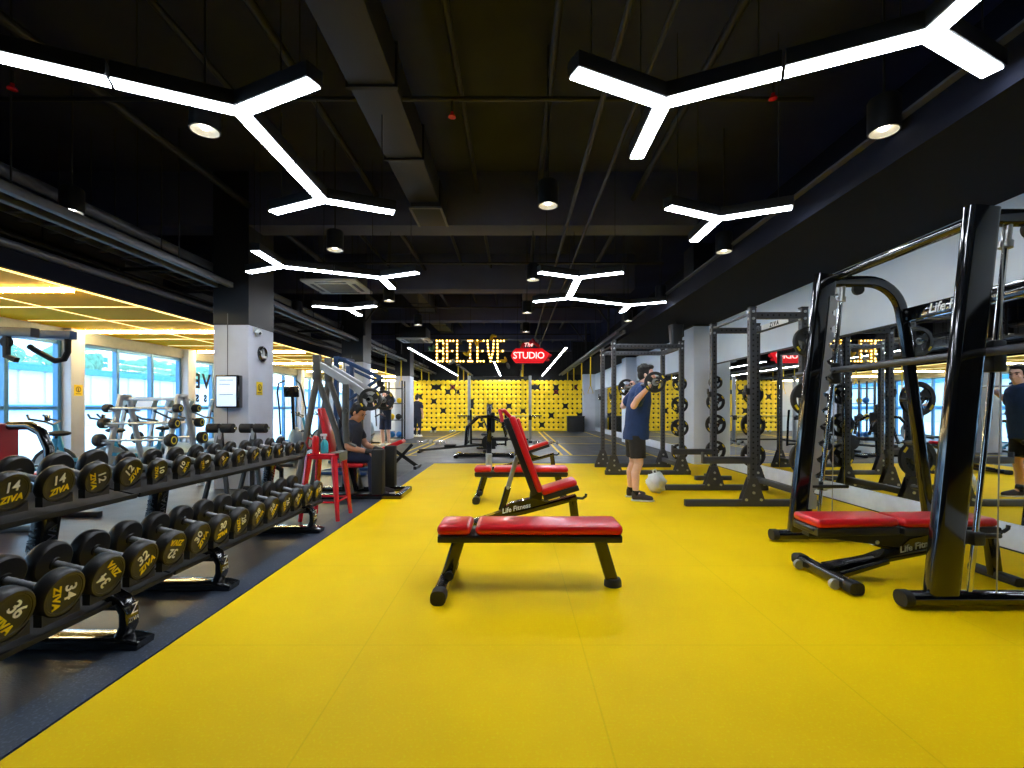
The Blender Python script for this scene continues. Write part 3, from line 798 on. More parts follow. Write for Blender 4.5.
def barbell(label, loc, L_=2.1, axis='Y', grip=1.31):
    t = thing('barbell', label, 'barbell', loc)
    d = Vector((0, 1, 0)) if axis == 'Y' else Vector((1, 0, 0))
    MB().cyl(d*-grip/2, d*grip/2, .0145, n=14).build('shaft', 'steel_brushed', t)
    for s in (-1, 1):
        MB().cyl(d*s*grip/2, d*s*(grip/2+.03), .036, n=16).cyl(d*s*(grip/2+.03), d*s*L_/2, .025, n=16).build('sleeve', 'chrome', t)
    return t

# ------------------------------------------------------------------ smith machine
sm = thing('smith_machine', 'tall glossy black smith machine with chrome guide rods beside the mirror', 'smith machine', (2.55, 0, 0))
SYN, SYF = 2.88, 4.33
lean = .105
def PX(z): return z*lean
for s, y in ((-1, SYN), (1, SYF)):
    MB().sweep([(0.0, y, .03), (PX(2.4), y, 2.4)], rrect(.19, .085, .035, 5), (0, 1, 0)).build('front_post', 'smith_black', sm)
    bt_ = MB().sweep([(-.22, y, .06), (1.62, y, .06)], rrect(.1, .085, .04, 5)).build('base_tube', 'smith_black', sm)
    for e in (-.235, 1.63): MB().sweep([(e-.005, y, .06), (e+.045, y, .06)], rrect(.11, .095, .045, 5)).build('end_cap', 'rubber_black', bt_)
    MB().sweep([(PX(2.33)+.02, y, 2.34), (.62, y, 2.34)]+[(.62+.32*math.sin(R(a)), y, 2.02+.32*math.cos(R(a))) for a in range(10, 81, 10)]+[(.965, y, 1.9), (1.2, y, .09)], rrect(.1, .065, .025, 4), (0, 1, 0)).build('rear_frame', 'smith_black', sm)
    rx = .165
    MB().cyl((rx+PX(.1), y+s*-.0, .1), (rx+PX(2.3), y, 2.3), .0155, n=16).build('guide_rod', 'chrome', sm)
    MB().cyl((rx+PX(2.16), y, 2.16), (rx+PX(2.2), y, 2.2), .035, n=16).cyl((rx+PX(2.2), y, 2.2), (rx+PX(2.32), y, 2.32), .024, n=12).box((rx+PX(2.32)-.03, y-.025, 2.3), (rx+PX(2.32)+.03, y+.025, 2.37), .005).build('rod_collar', 'steel_brushed', sm)
    # notched catch plate on the inner side
    iy = y-s*.055
    pts = []
    z = .35
    pts = [(PX(.3)+.03, .3), (PX(.3)+.10, .3)]
    while z < 2.1:
        pts += [(PX(z)+.10, z), (PX(z)+.10, z+.07), (PX(z)+.075, z+.085), (PX(z)+.065, z+.05+.06), (PX(z)+.10, z+.13)]
        z += .145
    pts += [(PX(2.2)+.10, 2.2), (PX(2.2)+.03, 2.2)]
    MB().prism(pts, .008, (0, iy+.004, 0), (1, 0, 0), (0, 0, 1)).build('catch_plate', 'silver_paint', sm)
    # lower stop
    zs = .42 if s < 0 else .5
    st = MB().box((rx+PX(zs)-.035, y-.035, zs-.04), (rx+PX(zs)+.035, y+.035, zs+.04), .01).cyl((rx+PX(zs)-.12, y-s*.05, zs), (rx+PX(zs)+.2, y-s*.05, zs), .016, n=10)
    o = st.build('safety_stop', 'black_satin', sm)
    if s > 0: MB().box((rx+PX(zs)-.01, y-.04, zs-.03), (rx+PX(zs)+.06, y-.037, zs+.045)).build('paper_tag', 'white_mark', o)
    MB().cyl((.32, y+s*.02, .1), (.36, y+s*.02, 2.3), .004, n=6).build('counterweight_cable', 'steel_brushed', sm)
    MB().cyl((PX(2.32)+.3, y-.015, 2.27), (PX(2.32)+.3, y+.015, 2.27), .05, n=20).build('pulley', 'rubber_black', sm)
MB().sweep([(PX(2.36)+.08, SYN, 2.37), (PX(2.36)+.08, SYF, 2.37)], rrect(.09, .06, .025, 4)).build('top_crossbar', 'smith_black', sm)
cb = MB().box((.97, SYN, 1.98), (1.03, SYF, 2.1), .012).build('rear_crossbar', 'smith_black', sm)
text_mesh('crossbar_lettering', 'Life Fitness', .11, 'bench_print', cb, (.968, 3.84, 2.04), (0, -1, 0), (0, 0, 1), .001, .25, bold=.002)
bz = 1.535
for s, y in ((-1, SYN), (1, SYF)):
    carr = MB().box((.165+PX(bz)-.04, y-.04, bz-.12), (.165+PX(bz)+.04, y+.04, bz+.07), .012).cyl((.165+PX(bz), y, bz-.05), (.09+PX(bz), y-s*.05, bz+.09), .012, n=8)
    carr.build('bar_carriage', 'black_satin', sm)
MB().cyl((.165+PX(bz)-.05, 2.42, bz), (.165+PX(bz)-.05, 4.8, bz), .0255, n=18).build('bar', 'rack_grey', sm)
for y in (SYN+.12, SYF-.12):
    hk = MB().tube([(.165+PX(bz)-.05, y, bz), (.12+PX(bz)-.05, y, bz-.02), (.1+PX(bz)-.06, y, bz-.06), (.13+PX(bz)-.06, y, bz-.09)], .012, 8)
    hk.build('bar_hook', 'black_satin', sm)
for z in (.47, .88, 1.28, 1.68):
    x = 1.2-(z-.09)/1.81*.235
    for s, y in ((-1, SYN), (1, SYF)): MB().cyl((x, y, z), (x, y+s*.14, z), .022, n=12).build('storage_peg', 'black_satin', sm)
# ------------------------------------------------------------------ half racks
def perforated_post(p0, p1, w, parent, name='post', faces='xy'):
    mb = MB().bar([p0, p1], w, w, (0, 1, 0) if abs(p1[2]-p0[2]) > .5 else (0, 0, 1), .006)
    mb.m(1)
    P0 = Vector(p0); P1 = Vector(p1); d = (P1-P0); L_ = d.length; d.normalize()
    vert = abs(d.z) > .7
    n = int(L_/.065)
    for i in range(1, n):
        c = P0+d*(i*L_/n)
        axes = (Vector((1, 0, 0)), Vector((0, 1, 0))) if vert else ((Vector((0, 0, 1)), Vector((0, 1, 0))) if abs(d.x) > .7 else (Vector((0, 0, 1)), Vector((1, 0, 0))))
        for ax in axes:
            sds = (-1, 1)
            for s in sds:
                if vert and ax.y and s > 0: continue
                q = c+ax*s*(w/2+.0006)
                e = d; f = ax.cross(d)
                vs = [q+(e*math.cos(k*PI/4)+f*math.sin(k*PI/4))*.0125 for k in range(8)]
                mb._add(vs, [tuple(range(8))])
    mb.m(0)
    return mb.build(name, ['rack_grey', 'hole_dark'], parent, 30)
def bolts(parent, pts, ax):
    mb = MB()
    for p in pts:
        p = Vector(p); a = Vector(ax)
        mb.cyl(p, p+a*.014, .017, n=8)
    return mb.build('bolt_heads', 'bolt_steel', parent)
def half_rack(name, label, xf, xb, ya, yb, h, feet_x0, logo=None, safety=None, pegs=()):
    t = thing(name, label, 'squat rack', (0, 0, 0), 0, 'dark grey squat racks')
    w = .078
    for y in (ya, yb):
        for x in (xf, xb):
            o = perforated_post((x, y, .06), (x, y, h), w, t)
            MB().box((x-w/2-.004, y-w/2-.004, h), (x+w/2+.004, y+w/2+.004, h+.015), .004).build('post_cap', 'black_matte', o)
            # gusset foot plate facing both sides
            g = MB()
            for s in (-1, 1):
                g.prism([(-.15, .0), (.15, .0), (.045, .3), (-.045, .3)], .008, (x, y+s*(w/2+.002)+(.004), .05), (1, 0, 0), (0, 0, 1))
            g.build('gusset_plate', 'rack_grey', o)
            bolts(o, [(x-.09, y-w/2-.008, .085), (x+.09, y-w/2-.008, .085), (x, y-w/2-.008, .17), (x, y-w/2-.008, .26)], (0, -1, 0))
            bolts(o, [(x, y-w/2, h-.045), (x, y-w/2, h-.13)], (0, -1, 0)); bolts(o, [(x-w/2, y, h-.045), (x-w/2, y, h-.13)], (-1, 0, 0))
        MB().box((feet_x0, y-.04, .0), (xb+.16, y+.04, .08), .008).build('base_runner', 'rack_grey', t)
        perforated_post((xf+w/2, y, h-.09), (xb-w/2, y, h-.09), w, t, 'top_side_beam')
    perforated_post((xb, ya+w/2, h-.09), (xb, yb-w/2, h-.09), w, t, 'rear_top_beam')
    MB().cyl((xf, ya+w/2, h-.06), (xf, yb-w/2, h-.06), .017, n=12).build('pull_up_bar', 'rack_grey', t)
    MB().box((xb-.035, ya+w/2, .12), (xb+.035, yb-w/2, .2), .006).build('rear_base_beam', 'rack_grey', t)
    if logo:
        lb = MB().box((xb-w/2-.012, (ya+yb)/2-.33, h-.125), (xb-w/2-.004, (ya+yb)/2+.33, h-.055), .002).build('name_plate', 'white_mark', t)
        text_mesh('plate_lettering', 'ZIVA', .08, 'hole_dark', lb, (xb-w/2-.0125, (ya+yb)/2, h-.09), (0, -1, 0), (0, 0, 1), .0006, .2, bold=.003, spacing=1.4)
    if safety:
        for y in (ya, yb):
            s = MB().box((xf-.6, y-.035, safety-.04), (xf+.06, y+.035, safety+.035), .006).box((xf-.6, y-.04, safety+.035), (xf-.02, y+.04, safety+.042)).box((xf-.61, y-.035, safety-.04), (xf-.59, y+.035, safety+.1), .005)
            s.build('safety_arm', 'rack_grey', t)
    for y in (ya, yb):
        j = MB().box((xf-.075, y-.03, 1.36), (xf-.035, y+.03, 1.44), .005).box((xf-.085, y-.03, 1.40), (xf-.07, y+.03, 1.48), .004)
        j.build('bar_catch', 'black_satin', t)
    for z, y, s in pegs:
        MB().cyl((xb, y+s*.03, z), (xb, y+s*.22, z), .022, n=12).build('storage_peg', 'chrome', t)
    return t
half_rack('squat_rack', 'dark grey perforated half rack with safety arms beside the smith machine', 2.9, 3.53, 5.88, 7.02, 2.42, 2.08, True, .56, [(z, 5.88, -1) for z in (2.0, 1.31, .59)]+[(z, 7.02, 1) for z in (1.4, .95, .5)])
half_rack('squat_rack', 'dark grey perforated full rack behind the man with the barbell', 1.78, 3.0, 8.65, 9.75, 2.4, 1.62, False, None, [(z, 8.65, 1) for z in (1.64, 1.26, .84, .4)])
for z, r, lb in ((2.0, .18, 'top'), (1.31, .21, 'middle'), (.59, .225, 'bottom')):
    weight_plate(r, .05, 'Y', (3.53, 5.88-.1, z), 'black grip weight plate on the %s near peg of the half rack' % lb, 'plates on the half rack')
for z, r, lb in ((1.4, .15, 'top'), (.95, .18, 'middle'), (.5, .18, 'bottom')):
    weight_plate(r, .05, 'Y', (3.53, 7.02+.1, z), 'black grip weight plate on the %s far peg of the half rack' % lb, 'plates on the half rack')
for z, r, lb in ((1.64, .13, 'top'), (1.26, .15, 'upper middle'), (.84, .16, 'lower middle'), (.4, .15, 'bottom')):
    weight_plate(r, .05, 'Y', (3.0, 8.65+.1, z), 'black grip weight plate on the %s peg of the full rack behind the man' % lb, 'plates on the full rack')
wt = thing('plate_tree', 'black weight tree with plates in front of the mirror column', 'weight tree', (3.3, 8.0, 0))
MB().box((-.035, -.035, .05), (.035, .035, 1.72), .006).build('mast', 'rack_grey', wt)
MB().box((-.3, -.04, 0), (.3, .04, .07), .01).box((-.04, -.3, 0), (.04, .3, .07), .01).build('base', 'rack_grey', wt)
for z in (1.62, 1.3, .93, .5): MB().cyl((0, -.03, z), (0, -.2, z), .02, n=12).build('storage_peg', 'chrome', wt)
for z, r, lb in ((1.62, .11, 'top'), (1.3, .15, 'upper middle'), (.93, .165, 'lower middle'), (.5, .165, 'bottom')):
    weight_plate(r, .05, 'Y', (3.3, 8.0-.1, z), 'black grip weight plate on the %s peg of the weight tree' % lb, 'plates on the weight tree')

# pieces behind: pale squat stand with bar, black bench station and arm machine
ss = thing('squat_stand', 'pale grey squat stand with two tall uprights before the disc wall', 'squat rack', (-.55, 17.2, FZ))
for s in (-1, 1):
    MB().box((s*1.09-.05, -.05, 0), (s*1.09+.05, .05, 2.36), .008).build('upright', 'silver_paint', ss)
    MB().box((s*1.09-.06, -.7, 0), (s*1.09+.06, .7, .07), .01).build('base_runner', 'black_satin', ss)
    MB().box((s*1.09-.06, -.14, .78), (s*1.09+.06, -.05, .9), .01).box((s*1.09-.05, -.16, .86), (s*1.09+.05, -.13, .95), .01).build('bar_catch', 'black_satin', ss)
MB().box((-1.09, .5, .02), (1.09, .6, .08), .01).box((-1.04, -.04, 2.24), (1.04, .04, 2.33), .01).build('cross_beam', 'black_satin', ss)
barbell('long steel barbell racked on the pale squat stand', (-.55, 17.08, .915), 3.0, 'X', 2.3)
def bench_station(label, loc):
    t = thing('bench_station', label, 'bench', loc)
    pad(MB(), (-.14, -.6, .4), (.14, .6, .46), .025).build('bench_pad', 'black_matte', t)
    MB().box((-.04, -.55, .3), (.04, .55, .4), .01).build('spine', 'black_gloss', t)
    for s in (-1, 1): MB().box((-.28, s*.5-.03, 0), (.28, s*.5+.03, .06), .01).box((-.035, s*.5-.03, .05), (.035, s*.5+.03, .32), .008).build('leg', 'black_gloss', t)
    for s in (-1, 1): MB().tube([(s*.55, .7, .0), (s*.55, .66, .7), (s*.55, .6, 1.15)], .035, 10).build('upright', 'black_gloss', t)
    MB().tube([(-.55, .7, .05), (.55, .7, .05)], .03, 8).build('base_bar', 'black_gloss', t)
    return t
bench_station('black bench press station in front of the pale squat stand', (-.85, 14.6, FZ))
def arm_machine(label, loc):
    t = thing('lever_machine', label, 'gym machine', loc)
    MB().box((-.75, -.45, 0), (-.65, .45, .08), .01).box((-.7, -.05, .0), (.7, .05, .09), .01).box((.6, -.35, 0), (.7, .35, .08), .01).build('base_frame', 'black_gloss', t)
    for s in (-1, 1):
        MB().tube([(-.5, s*.1, .3), (-.45, s*.25, .75), (-.2, s*.3, .98), (.15, s*.3, 1.0), (.42, s*.28, .85), (.5, s*.24, .55)], .035, 10).build('lever_arm', 'black_gloss', t)
    MB().box((.02, -.05, .05), (.14, .05, 1.3), .012).build('mast', 'black_gloss', t)
    pad(MB(), (.15, -.18, .4), (.55, .18, .48), .03).build('seat_pad', 'black_matte', t)
    pad(MB(), (.14, -.15, .6), (.22, .15, 1.1), .03).build('chest_pad', 'black_matte', t)
    return t
arm_machine('black lever machine with curved arms behind the red benches', (-.72, 11.9, FZ))
t = thing('rowing_machine', 'low black rowing machine on the dark floor behind the yellow area', 'rowing machine', (-1.55, 13.0, FZ))
MB().bar([(-1.05, 0, .06), (.7, 0, .22)], .09, .06).build('rail', 'black_satin', t)
MB().box((-1.05, -.25, 0), (-.97, .25, .06), .01).box((.7, -.22, 0), (.78, .22, .08), .01).build('foot_bar', 'black_matte', t)
MB().cyl((.85, -.08, .28), (.85, .08, .28), .2, n=24).build('fan_cage', 'black_satin', t)
pad(MB(), (-.35, -.15, .16), (-.05, .15, .22), .02).build('sliding_seat', 'black_matte', t)
MB().bar([(.85, 0, .5), (.7, 0, .9)], .04, .04, (0, 1, 0)).box((.62, -.1, .85), (.68, .1, 1.0), .01).build('monitor_arm', 'black_satin', t)
t = thing('foam_roller', 'pale grey upright foam roller standing behind the second flat bench', 'foam roller', (-.45, 8.28, 0))
MB().lathe([(.02, 0), (.052, 0), (.056, .01), (.056, .40), (.052, .41), (.02, .41), (.02, 0)], 20).build('roller_body', 'silver_paint', t)
t = thing('plyo_box', 'black storage box against the disc wall near the mirror', 'box', (3.1, 24.6, FZ))
b = MB().box((-.42, -.3, 0), (.42, .3, .75), .02).build('box_body', 'black_matte', t)
MB().box((-.44, -.32, .75), (.44, .32, .8), .012).build('lid', 'black_satin', t)
# pale hex dumbbells on the floor
dproto = None
for i, (x, y, a, lab) in enumerate(((-3.15, 16.1, .2, 'first'), (-2.95, 16.4, -.4, 'second'), (-2.72, 16.0, .5, 'third'), (-2.52, 16.35, 0, 'fourth'), (1.0, 15.6, .3, None), (1.3, 15.9, -.3, None), (.75, 16.1, .1, None), (-4.0, 23.5, .1, None), (-3.1, 23.8, .6, None))):
    lab2 = ('small chrome-ended dumbbell, %s of the floor row before the disc wall' % lab) if lab else 'small dumbbell lying on the far dark floor, %s of the scattered ones' % ORD[i-4]
    if dproto is None:
        t = thing('floor_dumbbell', lab2, 'dumbbell', (x, y, FZ), a, 'small dumbbells lying on the floor')
        MB().cyl((-.1, 0, .07), (.1, 0, .07), .016, n=10).build('handle', 'chrome', t)
        for s in (-1, 1): MB().lathe([(0, .0), (.06, 0), (.07, .012), (.07, .07), (.06, .085), (0, .085)], 6, Matrix.Translation((s*.06, 0, .061)) @ Matrix.Rotation(s*R(90), 4, 'Y') @ Matrix.Rotation(R(30), 4, 'Z')).build('head', 'silver_paint' , t)
        dproto = t
    else: dup(dproto, (x, y, FZ), a, lab2)
# ------------------------------------------------------------------ left side equipment
# red metal stool
st = thing('bar_stool', 'glossy red metal stool at the far end of the dumbbell rack', 'stool', (-2.08, 5.29, FZ))
MB().box((-.155, -.155, .69), (.155, .155, .715), .012, seg=3).box((-.16, -.16, .655), (.16, .16, .695), .01).build('seat', 'red_paint', st)
for sx in (-1, 1):
    for sy in (-1, 1):
        MB().sweep([(sx*.2, sy*.2, 0), (sx*.135, sy*.135, .69)], rrect(.05, .05, .012), (sx, sy, 0), [.75, 1.25]).build('leg', 'red_paint', st)
fr = MB()
c = [(-.178, -.178), (.178, -.178), (.178, .178), (-.178, .178)]
for i in range(4): fr.cyl((c[i][0], c[i][1], .2), (c[(i+1) % 4][0], c[(i+1) % 4][1], .2), .011, n=8)
fr.build('foot_rail', 'red_paint', st)
t = tag(MB().box((-1.985, 5.17, .711), (-1.885, 5.41, .722), .006).box((-1.897, 5.17, .62), (-1.888, 5.41, .722), .006, seg=2).build('folded_towel', 'towel_grey'), 'grey towel draped over the edge of the red stool seat', 'towel')
sb = thing('spray_bottle', 'spray bottle of teal liquid standing on the red stool', 'bottle', (-2.09, 5.27, .709))
MB().lathe([(0, 0), (.038, 0), (.04, .01), (.04, .1), (.028, .13), (.013, .145), (.013, .16), (0, .16)], 18).build('body', 'bottle_teal', sb)
MB().lathe([(.016, .15), (.016, .18), (0, .18)], 12).box((-.045, -.011, .18), (.025, .011, .208), .004).tube([(-.035, 0, .185), (-.04, 0, .165), (-.034, 0, .15)], .004, 6).build('trigger_head', 'white_paint', sb)
rb = thing('red_canister', 'red plastic canister with ribbed side standing on the red stool', 'canister', (-2.165, 5.21, .709))
MB().lathe([(0, 0), (.036, 0), (.038, .02), (.033, .035), (.038, .05), (.038, .08), (.033, .095), (.038, .11), (.036, .17), (.02, .19), (0, .19)], 18).build('body', 'red_vinyl', rb)
MB().tube([(-.03, 0, .15), (-.08, 0, .17), (-.1, 0, .12), (-.08, 0, .06), (-.035, 0, .05)], .012, 8).build('hose_handle', 'red_dark', rb)

# plate loaded press machine
pm = thing('press_machine', 'silver plate-loaded press machine with red seat where a man sits', 'gym machine', (-2.3, 6.65, FZ))
for s in (-1, 1):
    MB().bar([(-.62, s*.26, .05), (-.36, s*.2, 1.62)], .075, .05, (0, 1, 0), .01).build('rear_leg', 'grey_frame', pm)
    MB().bar([(-.36, s*.2, 1.62), (-.1, s*.2, .9), (.1, s*.2, .05)], .075, .05, (0, 1, 0), .01).build('front_leg', 'grey_frame', pm)
    MB().box((-.41, s*.2-.035, 1.58), (-.31, s*.2+.035, 1.92), .008).cyl((-.36, s*.24, 1.85), (-.36, s*.16, 1.85), .02, n=10).build('apex_plate', 'grey_frame', pm)
    MB().bar([(-.36, s*.2, 1.8), (.14, s*.22, 1.5), (.3, s*.24, 1.38), (.4, s*.25, 1.32)], .1, .05, (0, 1, 0), .012).build('press_arm', 'silver_paint', pm)
    MB().cyl((.395, s*.24, 1.32), (.395, s*.42, 1.32), .024, n=14).build('plate_horn', 'chrome', pm)
    MB().bar([(.06, s*.3, 1.52), (.06, s*.3, .98), (.07, s*.3, .74)], .085, .035, (0, 1, 0), .012).cyl((.06, s*.31, 1.17), (.06, s*.335, 1.17), .035, n=14).cyl((.07, s*.3, .76), (.2, s*.3, .7), .018, n=10).build('handle_link', 'grey_frame', pm)
    MB().box((-.66, s*.3-.04, 0), (.8, s*.3+.04, .07), .01).build('base_runner', 'black_gloss', pm)
    MB().box((.42, s*.31-.07, .07), (.57, s*.31+.07, .66), .015).build('shin_shroud', 'black_matte', pm)
for x in (-.66, .76): MB().bar([(x, -.3, .035), (x, .3, .035)], .08, .07).build('base_cross', 'black_gloss', pm)
MB().box((-.4, -.2, 1.76), (-.32, .2, 1.84), .008).build('apex_axle', 'grey_frame', pm)
MB().box((-.12, -.19, .40), (.26, .19, .46), .025, seg=3).build('seat_pad', 'red_vinyl', pm)
MB().box((-.08, -.05, .07), (.12, .05, .4), .01).build('seat_post', 'black_gloss', pm)
bk = MB().box((-.03, -.15, .0), (.03, .15, .72), .022, rot=(0, R(-13), 0), piv=(0, 0, 0), seg=3)
for v in bk.bm.verts: v.co += Vector((-.2, 0, .5))
bk.build('back_pad', 'red_vinyl', pm)
for s, lb in ((-1, 'near'), (1, 'far')):
    weight_plate(.148, .05, 'Y', (-2.3+.395, 6.65+s*.33, 1.314), 'black grip weight plate on the %s horn of the press machine' % lb, 'plates on the press machine')
# red incline pad bench beyond the shrouds
t = thing('incline_stool', 'small red padded incline seat beyond the press machine', 'bench', (-2.2, 9.6, FZ))
pad(MB(), (-.25, -.15, .42), (.25, .15, .5), .03).build('pad', 'red_vinyl', t)
for v in t.children[0].data.vertices: v.co = Matrix.Rotation(R(-22), 4, 'Y') @ v.co + Vector((-.08, 0, 0.03))
MB().bar([(-.2, 0, .36), (.25, 0, .04)], .07, .05, (0, 1, 0)).bar([(.15, 0, .48), (-.25, 0, .05)], .06, .05, (0, 1, 0)).bar([(.25, -.25, .035), (.25, .25, .035)], .06, .06).bar([(-.28, -.2, .035), (-.28, .2, .035)], .06, .06).build('frame', 'black_satin', t)

# fixed barbell A-frame
ar = thing('barbell_rack', 'silver A-frame rack of fixed barbells in front of the windows', 'barbell rack', (-5.35, 7.1, FZ))
for x in (-.42, .42):
    for s in (-1, 1):
        MB().bar([(x, s*.42, .04), (x, s*.07, 1.38)], .075, .05, (1, 0, 0), .01).build('leg', 'silver_paint', ar)
        MB().cyl((x, s*.42, 0), (x, s*.42, .05), .045, n=14).build('rubber_foot', 'white_paint', ar)
    cr = MB().box((x-.04, -.09, 1.36), (x+.04, .09, 1.41), .008)
    for z, yy in ((1.2, .14), (.985, .2), (.75, .26), (.5, .33)):
        for s in (-1, 1): cr.box((x-.03, min(s*yy, s*(yy+.12)), z-.05), (x+.03, max(s*yy, s*(yy+.12)), z-.02), .004)
    cr.build('bar_rest', 'silver_paint', ar)
MB().bar([(-.42, .0, 1.34), (.42, .0, 1.34)], .06, .05).bar([(-.42, -.34, .3), (.42, -.34, .3)], .05, .05).build('cross_bar', 'silver_paint', ar)
fb0 = None
nm = ['top', 'middle', 'lower']
for s, lb in ((-1, 'rack side'), (1, 'window side')):
    for i, (z, yy, r) in enumerate(((1.2, .2, .062), (.985, .27, .075), (.75, .34, .092))):
        lab = 'fixed black-headed barbell on the %s rest of the A-frame, %s' % (nm[i], lb)
        t = thing('fixed_barbell', lab, 'barbell', (-5.35, 7.1+s*yy, z-.004), 0, 'fixed barbells on the A-frame')
        MB().cyl((-.48, 0, 0), (.48, 0, 0), .0165, n=12).build('shaft', 'steel_brushed', t)
        for q in (-1, 1):
            h = MB().lathe([(0, 0), (r*.9, 0), (r, .012), (r, .075), (r*.9, .088), (0, .088)], 24, Matrix.Translation((q*.46, 0, 0)) @ Matrix.Rotation(q*R(90), 4, 'Y')).build('head', 'rubber_black', t)
            MB().lathe([(r*.45, 0), (r*.62, 0), (r*.62, .002), (r*.45, .002), (r*.45, 0)], 20, Matrix.Translation((q*.548, 0, 0)) @ Matrix.Rotation(q*R(90), 4, 'Y')).build('gold_ring', 'yellow_mark', h)

# roller stands
def roller_stand(label, loc):
    t = thing('roller_bench', label, 'bench', loc, 0, 'twin roller benches')
    for a, b in ((-.165, -.02), (.02, .165)):
        MB().cyl((a, 0, .94), (b, 0, .94), .062, n=20).build('foam_roller', 'black_matte', t)
    MB().cyl((-.18, 0, .94), (.2, 0, .94), .016, n=12).cyl((.19, 0, .94), (.2, 0, .94), .024, n=12).build('axle', 'chrome', t)
    MB().bar([(0, 0, .94), (0, 0, .55), (0, .1, .35)], .06, .05, (1, 0, 0)).build('post', 'silver_paint', t)
    for s in (-1, 1): MB().bar([(0, 0, .88), (s*.15, -.1, .03)], .05, .04, (0, 1, 0)).build('leg', 'black_satin', t)
    MB().bar([(0, .02, .6), (0, .75, .3)], .06, .05).bar([(-.18, .75, .03), (.18, .75, .03)], .06, .06).bar([(0, .75, .03), (0, .75, .32)], .05, .05, (1, 0, 0)).build('frame', 'black_satin', t)
    pad(MB(), (-.14, .18, .5), (.14, .7, .57), .025).build('pad', 'black_matte', t)
    return t
r1 = roller_stand('black twin roller bench in front of the screen on the column', (-3.86, 6.3, FZ))
dup(r1, (-3.43, 6.3, FZ), None, 'black twin roller bench in front of the column side with the yellow notice')

# exercise bikes and treadmills by the windows
def bike(label, loc, rz):
    t = thing('exercise_bike', label, 'exercise bike', loc, rz, 'exercise bikes by the windows')
    MB().cyl((.42, -.03, .32), (.42, .03, .32), .24, n=28).build('flywheel', 'steel_brushed', t)
    MB().sweep([(.42+.27*math.cos(a*PI/10), 0, .32+.27*math.sin(a*PI/10)) for a in range(20)], rrect(.05, .03, .008), (0, 1, 0), closed=True).build('wheel_guard', 'black_satin', t)
    MB().bar([(-.45, 0, .1), (-.05, 0, .38), (.42, 0, .42)], .07, .06).bar([(-.22, 0, .25), (-.3, 0, .78)], .06, .05, (0, 1, 0)).bar([(.3, 0, .4), (.42, 0, .95)], .06, .05, (0, 1, 0)).build('frame', 'bike_blue', t)
    MB().bar([(-.45, -.28, .04), (-.45, .28, .04)], .07, .06).bar([(.6, -.25, .04), (.6, .25, .04)], .07, .06).bar([(-.45, 0, .05), (-.45, 0, .12)], .06, .06, (1, 0, 0)).bar([(.42, 0, .32), (.6, 0, .05)], .05, .05, (0, 1, 0)).build('base', 'black_satin', t)
    MB().ell((-.34, 0, .85), (.14, .09, .04), n=14, m=8).bar([(-.3, 0, .76), (-.32, 0, .84)], .03, .03, (0, 1, 0)).build('saddle', 'black_matte', t)
    MB().tube([(.45, 0, .95), (.45, .2, 1.0), (.62, .24, 1.04), (.66, .2, 1.1)], .017, 8).tube([(.45, 0, .95), (.45, -.2, 1.0), (.62, -.24, 1.04), (.66, -.2, 1.1)], .017, 8).build('handlebar', 'black_satin', t)
    MB().box((.5, -.06, 1.0), (.53, .06, 1.1), .008).build('console', 'black_gloss', t)
    ck = MB().cyl((0, -.09, .36), (0, .09, .36), .03, n=10).bar([(0, -.08, .36), (.15, -.08, .3)], .025, .015).bar([(0, .08, .36), (-.15, .08, .42)], .025, .015)
    ck.box((.11, -.18, .285), (.19, -.09, .31), .005).box((-.19, .09, .41), (-.11, .18, .435), .005).build('crank', 'black_satin', t)
    return t
b0 = bike('teal exercise bike in the window corner behind the heaviest dumbbells', (-6.7, 6.6, FZ), R(200))
dup(b0, (-6.7, 7.55, FZ), R(200), 'teal exercise bike beside the window pier with the yellow notice')
dup(b0, (-6.55, 8.4, FZ), R(205), 'teal exercise bike behind the near end of the barbell A-frame')
dup(b0, (-5.3, 13.0, FZ), R(190), 'teal exercise bike past the grey column, nearer one')
dup(b0, (-5.3, 14.3, FZ), R(190), 'teal exercise bike past the grey column, farther one')
def treadmill(label, loc, rz):
    t = thing('treadmill', label, 'treadmill', loc, rz, 'treadmills by the windows')
    MB().box((-.9, -.4, .06), (.75, .4, .2), .03).build('deck', 'treadmill_grey', t)
    MB().box((-.88, -.27, .2), (.5, .27, .212), .004).build('running_belt', 'black_matte', t)
    MB().sweep([(.35, 0, .2), (.5, 0, .36), (.75, 0, .4), (.9, 0, .3), (.95, 0, .08)], rrect(.7, .1, .04), (0, 0, 1)).build('motor_hood', 'treadmill_grey', t)
    for s in (-1, 1):
        MB().bar([(.7, s*.38, .12), (.5, s*.38, 1.25)], .07, .05, (0, 1, 0), .012).build('upright', 'silver_paint', t)
        MB().tube([(.52, s*.36, 1.15), (.2, s*.36, 1.0), (-.1, s*.36, .96)], .022, 8).build('handrail', 'black_satin', t)
        MB().box((-.88, s*.33-.03, 0), (-.78, s*.33+.03, .07)).box((.7, s*.33-.03, 0), (.8, s*.33+.03, .07)).build('foot', 'black_matte', t)
    MB().box((.44, -.38, 1.2), (.56, .38, 1.42), .03, rot=(0, R(-20), 0), seg=3).build('console', 'treadmill_grey', t)
    MB().box((.425, -.2, 1.24), (.432, .2, 1.4), .003, rot=(0, R(-20), 0), piv=(.5, 0, 1.31)).build('display', 'screen_glow', t)
    return t
t0 = treadmill('grey treadmill by the windows behind the near half of the barbell A-frame', (-6.9, 9.5, FZ), R(180))
dup(t0, (-6.9, 10.6, FZ), R(180), 'grey treadmill by the windows behind the far half of the barbell A-frame')
dup(t0, (-6.8, 11.9, FZ), R(180), 'grey treadmill by the lettered window bay')
